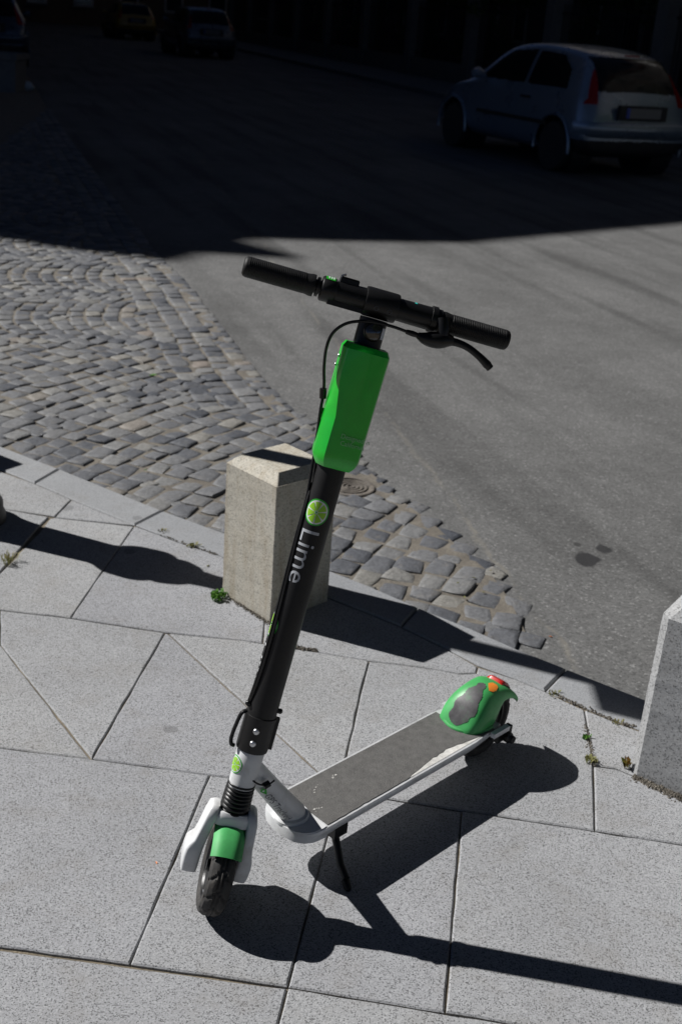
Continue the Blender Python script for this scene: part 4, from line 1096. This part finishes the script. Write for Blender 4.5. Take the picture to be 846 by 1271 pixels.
    for s in (-1, 1):
        MB().tube([(2.42, s*(W-.06), 1.0), (2.44, s*(W+.06), 1.04), (2.42, s*(W+.13), 1.03)], [.03, .075, .05], 10).obj('mirror', paint, root, 50)
        MB().box((1.6, s*(W+.004), .56), (1.7, .02, .05)).obj('rub_strip', 'car_trim', root)
        MB().box((1.30, s*(W-.005), .83), (.2, .03, .035)).obj('door_handle', 'car_trim', root)
    MB().box((1.9, 0, .55), (2.6, 1.2, .5)).obj('cabin_floor', 'car_trim', root)
    return root

w_rl = gz(690, 212, ZR)[:2]
hd = R(116); hv = np.array([math.cos(hd), math.sin(hd)]); hn = np.array([-hv[1], hv[0]])
car_o = w_rl-hv*.56-hn*.78
car = make_car('parked_car', car_o, hd, 'car_silver', 'silver three-door hatchback parked in deep shade beside the fence', length=3.95, width=1.74, height=1.50)
car.scale = (1.03, 1.03, 1.03)
q2, q3, q4 = gz(262, 73, ZR), gz(170, 50, ZR), gz(48, 86, ZR)
c2 = make_car('parked_car', q2[:2], R(112), 'car_grey', 'grey hatchback parked far down the shaded street behind the yellow car', group='cars parked along the street', detail=False)
c3 = make_car('parked_car', q3[:2], R(112), 'car_yellow', 'yellow car parked far down the shaded street ahead of the grey one', group='cars parked along the street', detail=False)
c4 = make_car('parked_car', q4[:2]-np.array([1.2, 0]), R(108), 'car_blue', 'dark blue-grey car parked by the opposite kerb of the shaded street', group='cars parked along the street', detail=False)
for c_ in (c2, c3, c4): c_.scale = (1.14,)*3

# concrete block by the far kerb and a bag beside it standing in for a bluish reflection
blk = gz(6, 114, ZR)
e = empty('concrete_planter', (blk[0]-.1, blk[1]+.2, ZR)); tag(e, 'grey concrete planter block at the far corner of the cobbles', 'planter')
mb = MB(); mb.rings([[(sx*w, sy*w, z) for sx, sy in ((1, 1), (-1, 1), (-1, -1), (1, -1))] for z, w in ((0, .32), (.56, .36), (.56, .40), (.66, .40), (.66, .33), (.58, .32))]); mb.obj('block', 'concrete', e)
bagp = gz(30, 113, ZR); mb = MB(); rs = []
for i in range(7):
    t = i/6; rs.append([(.16*math.sin(math.pi*(.12+.8*t))**.7*math.cos(a)*(1+.15*math.sin(3*a+i)), .13*math.sin(math.pi*(.12+.8*t))**.7*math.sin(a), .17*t) for a in np.linspace(0, 6.283, 13)[:-1]])
bag = mb.rings(rs).obj('reflection_lump', 'reflection_lump', None, True); bag.location = (bagp[0], bagp[1]+.1, ZR); tag(bag, 'bluish reflection shaped as a bag lying beside the concrete planter', 'bag')

# far pavements along both sides of the street
def strip(name, p0, d, n, length, width, z=.05):
    a = np.array(p0); q = [a, a+d*length, a+d*length+n*width, a+n*width]; q = ccw([tuple(v) for v in q])
    mb = MB(); mb.rings([[(x, y, -.2) for x, y in q], [(x, y, z) for x, y in q]]); o = mb.obj(name, 'concrete'); tag(o, kind='structure'); return o
strip('pavement_right', np.array([7.9, 10.0]), SD, SN, 90, 3.4)
strip('pavement_left', np.array([-7.7, 24.5]), SD, -SN, 70, 2.6)

# fence on the right: stone pillars, plinth, rails, bars
f0 = np.array([10.2, 11.5])
fence = empty('iron_fence', (f0[0], f0[1], ZR)); tag(fence, 'dark iron railing fence with stone pillars and low plinth behind the parked cars', 'fence')
FL = 62
def fl(s, t, z): q = SD*s+SN*t; return (q[0], q[1], z)
for k in range(12):
    s = 4+5.2*k; mb = MB(); M = np.array([[SN[0], SD[0], 0], [SN[1], SD[1], 0], [0, 0, 1]])
    mb.box(fl(s, 0, 1.25), (.46, .46, 2.5), M).box(fl(s, 0, 2.56), (.58, .58, .14), M); mb.obj('pillar', 'pillar_stone', fence)
    if k < 11:
        MB().box(fl(s+2.6, 0, .32), (.30, 4.72, .64), M).obj('plinth', 'pillar_stone', fence)
        r_ = MB().box(fl(s+2.6, 0, .80), (.03, 4.76, .05), M).box(fl(s+2.6, 0, 2.1), (.03, 4.76, .05), M).obj('rail', 'cast_iron', fence)
        mb = MB()
        for j in range(30): mb.box(fl(s+.32+4.56*j/29, 0, 1.45), (.02, .02, 1.7), M)
        mb.obj('bars', 'cast_iron', fence)

# trees behind the fence
def build_tree(seed, h, cr, nleaf):
    r = np.random.default_rng(seed); mb = MB(); tips = []
    trunk = [np.array([0, 0, 0.])]
    for i in range(1, 7): trunk.append(trunk[-1]+np.array([r.normal(0, .08), r.normal(0, .08), h*.55/6]))
    mb.tube(trunk, [.22*(1-.09*i) for i in range(7)], 10)
    for k in range(9):
        b0 = trunk[2+k % 5]; a = k*2.4+r.uniform(-.4, .4); el = r.uniform(.35, 1.0); Ln = cr*r.uniform(.6, 1.0)
        p1 = b0+np.array([math.cos(a)*math.cos(el), math.sin(a)*math.cos(el), math.sin(el)])*Ln*.5; p2 = p1+np.array([math.cos(a+.3)*math.cos(el*.7), math.sin(a+.3)*math.cos(el*.7), math.sin(el*.7)])*Ln*.5
        mb.tube([b0, p1, p2], [.09, .055, .02], 6); tips += [p1, p2, (p1+p2)/2]
    tips += [trunk[-1]+np.array([0, 0, h*.12]), trunk[-1]]
    lf = MB()
    cl = []
    for t in tips:
        for j in range(5): cl.append((t+r.normal(0, cr*.22, 3)+np.array([0, 0, .3]), r.uniform(.35, .75)))
    for i in range(nleaf):
        c_, s_ = cl[r.integers(len(cl))]; d = r.normal(0, 1, 3); d /= np.linalg.norm(d); p_ = c_+d*s_*r.uniform(.5, 1)**.6*np.array([1, 1, .75])
        if p_[2] < 1.9: continue
        e1 = r.normal(0, 1, 3); e1 /= np.linalg.norm(e1); e2 = np.cross(e1, d); e2 /= np.linalg.norm(e2)+1e-6; w = r.uniform(.07, .13)
        lf.add([p_-e1*w, p_+e2*w*.5, p_+e1*w, p_-e2*w*.5], [(0, 1, 2, 3)])
    return mb, lf
protos = []
for s in range(3):
    tb, tl_ = build_tree(20+s, 8.5+s*.8, 3.1, 9000)
    protos.append((tb, tl_))
meshes = []
tlabels = ['dense dark tree behind the iron fence', 'tall dark-leaved tree behind the iron fence', 'bushy dark tree behind the iron fence']
spots = [(-16, 2.0, 1), (-10.5, 2.6, 2), (-4, 2.0, 0), (3.0, 2.4, 0), (8.0, 3.4, 1), (13.0, 2.3, 2), (18.5, 3.2, 0), (24.0, 2.6, 1), (30.0, 3.2, 2), (36.5, 2.4, 0), (43, 3.2, 1), (50, 2.6, 2), (57, 3.0, 0)]  # negative positions stand off frame, added to block sky light
base_parts = {}
for i, (s, t, k) in enumerate(spots):
    q = f0+SD*s+SN*t; e = empty('tree', (q[0], q[1], -.1), i*1.3)
    tag(e, tlabels[k], 'tree', 'trees behind the iron fence'); e.scale = (1+.06*(i % 3),)*3
    if k not in base_parts:
        a = protos[k][0].obj('trunk', 'bark', e, 50); b_ = protos[k][1].obj('crown', 'tree_leaf', e); base_parts[k] = (a, b_)
    else:
        for src in base_parts[k]:
            c_ = src.copy(); COL.objects.link(c_); c_.parent = e

# big trees added to block sky light over the shaded road and near pavement
def sky_block_tree(x, y, rz, sc, label, cat_group, k):
    e = empty('tree', (x, y, -.1), rz); e.scale = (sc,)*3; tag(e, label, 'tree', cat_group)
    for src in base_parts[k]:
        c_ = src.copy(); COL.objects.link(c_); c_.parent = e
for i in range(6):
    q = np.array([-9.3, 24.5])+SD*(2+7.5*i)*1.0; sky_block_tree(q[0], q[1], i*2.1, 1.35, 'tree added along the apartment building to block sky light', 'added sky-blocking trees', i % 3)
sky_block_tree(3.4, -5.4, .4, 1.25, 'unseen tree added behind the granite bollards to block sky light', 'added sky-blocking trees', 0)
sky_block_tree(10.5, -9.5, 1.9, 1.3, 'unseen tree added behind the granite bollards to block sky light', 'added sky-blocking trees', 2)

# shrubs filling the foot of the fence
for i in range(9):
    s = 2+6.3*i; q = f0+SD*s+SN*1.3; e = empty('shrub', (q[0], q[1], -.1)); lf = MB(); r = np.random.default_rng(90+i)
    for j in range(2200):
        d = r.normal(0, 1, 3); d /= np.linalg.norm(d); rr = r.uniform(.35, 1)**.5; p_ = d*rr*np.array([1.0, 2.0, 1.05])*(.85+.3*math.sin(5*d[0]+i)*math.sin(4*d[1]))+np.array([0, 0, 1.05])
        if p_[2] < 0: continue
        e1 = r.normal(0, 1, 3); e1 /= np.linalg.norm(e1); e2 = np.cross(e1, d); w = r.uniform(.05, .09); lf.add([p_-e1*w, p_+e2*w*.5, p_+e1*w, p_-e2*w*.5], [(0, 1, 2, 3)])
    lf.obj('leaves', 'tree_leaf', e); st_ = MB()
    for j in range(4): st_.tube([(r.normal(0, .1), r.normal(0, .2), 0), (r.normal(0, .3), r.normal(0, .6), 1.0)], [.03, .012], 6)
    st_.obj('stem', 'bark', e); tag(e, 'dark leafy shrub growing against the iron fence', 'shrub', 'shrubs behind the iron fence')

# buildings: they stand outside the frame and throw the shade over the street
def building(name, foot, h, mat, label, floors, roofh=1.0, turret=None, eave=.45, wins=True):
    foot = ccw(foot); root = empty(name, (foot[0][0], foot[0][1], -.2)); O = np.array(foot[0])
    rel = [(x-O[0], y-O[1]) for x, y in foot]
    wall = MB().rings([[(x, y, 0) for x, y in rel], [(x, y, h+.2) for x, y in rel]]).obj('wall', mat, root)
    ov = inset(rel, -eave); ov = [tuple(p_) for p_ in ov]; inn = [tuple(p_) for p_ in inset(rel, 2.0)]
    MB().rings([[(x, y, h-.05) for x, y in [tuple(p_) for p_ in inset(rel, -.05)]], [(x, y, h+.1) for x, y in ov], [(x, y, h+.32) for x, y in ov], [(x, y, h+.34+roofh) for x, y in inn]]).obj('roof', 'roof_tile', root)
    if wins:
        for i in range(len(rel)):
            a, b_ = np.array(rel[i]), np.array(rel[(i+1) % len(rel)]); L = np.linalg.norm(b_-a); d = (b_-a)/L; n_ = np.array([d[1], -d[0]])
            k = int(L/3.0)
            M = np.array([[d[0], n_[0], 0], [d[1], n_[1], 0], [0, 0, 1]])
            for c_ in range(k):
                for fl_ in range(floors):
                    q = a+d*(L*(c_+.5)/k); z = 1.9+fl_*(h-.8)/floors+.4
                    w = MB().box((*(q+n_*.02), z), (1.25, .10, 1.95), M).obj('window', 'window_frame_white', root)
                    MB().box((*(q+n_*.075), z), (1.05, .02, 1.75), M).obj('pane', 'window_glass', w)
                    MB().box((*(q+n_*.08), z-1.05), (1.5, .24, .12), M).obj('sill', 'pillar_stone', w)
    tag(root, label, 'building'); return root, O
kx, ky = math.cos(R(SUN_AZ))/math.tan(R(SUN_EL)), math.sin(R(SUN_AZ))/math.tan(R(SUN_EL))
HB = 16.0
def caster(px, py, h=HB):
    q = gz(px, py, ZR); t = h-ZR; return (q[0]-kx*t, q[1]-ky*t)
top = HB+.32
bay = [caster(*q, top) for q in ((0, 298), (120, 317), (250, 331), (290, 299), (460, 304), (620, 306), (846, 284))]
bay = [np.array(q) for q in bay]
vL = (bay[0]-bay[2])/np.linalg.norm(bay[0]-bay[2]); vR = (bay[-1]-bay[-2])/np.linalg.norm(bay[-1]-bay[-2])
pL = bay[0]+vL*14; pR = bay[-1]+vR*6
foot = [tuple(pL)]+[tuple(q) for q in bay]+[tuple(pR), tuple(pR+SD*6), tuple(pR+SD*6+np.array([-22, 2])), tuple(pL+np.array([0, 10]))]
print('bay', np.round(bay, 2))
foot = [tuple(p_) for p_ in inset(foot, .45)]
bA, OA = building('corner_building', foot, HB, 'stucco_ochre', 'dark ochre brick corner building with tiled roof shading the street', 5)
# pinnacle on the projecting bay
tip = np.array(caster(352, 317, HB+2.2)); base_ = tip-np.array([*OA]); 
pin = MB(); pin.rings([[(base_[0]+.26*w*math.cos(a), base_[1]+.26*w*math.sin(a), z+.2) for a in np.linspace(0, 6.283, 13)[:-1]] for z, w in ((HB-1.0, 1.0), (HB+1.5, 1.0), (HB+1.55, 1.25), (HB+1.7, 1.25), (HB+1.9, .9), (HB+2.25, .35))])
pin.obj('pinnacle', 'pillar_stone', bA)
bb = pR+SD*9  # unseen row, raised until its shade reaches the far side
footB = [tuple(bb), tuple(bb+SD*62), tuple(bb+SD*62-SN*14), tuple(bb-SN*14)]
building('apartment_building', footB, 36, 'stucco_grey', 'long dark brick apartment building lining the street, made tall to shade it', 11)

rb = f0+SN*7.5-SD*12  # added building that hides lit ground and cuts sky light
building('sky_block_building', [tuple(rb), tuple(rb+SD*95), tuple(rb+SD*95+SN*12), tuple(rb+SN*12)], 17, 'stucco_grey', 'long dark building added behind the trees and iron fence to block the sky', 5)
eb = np.array([-22., 82.])
building('end_building', [tuple(eb-SN*14), tuple(eb+SN*22), tuple(eb+SN*22+SD*12), tuple(eb-SN*14+SD*12)], 18, 'stucco_ochre', 'dark ochre building closing the far end of the street', 5)
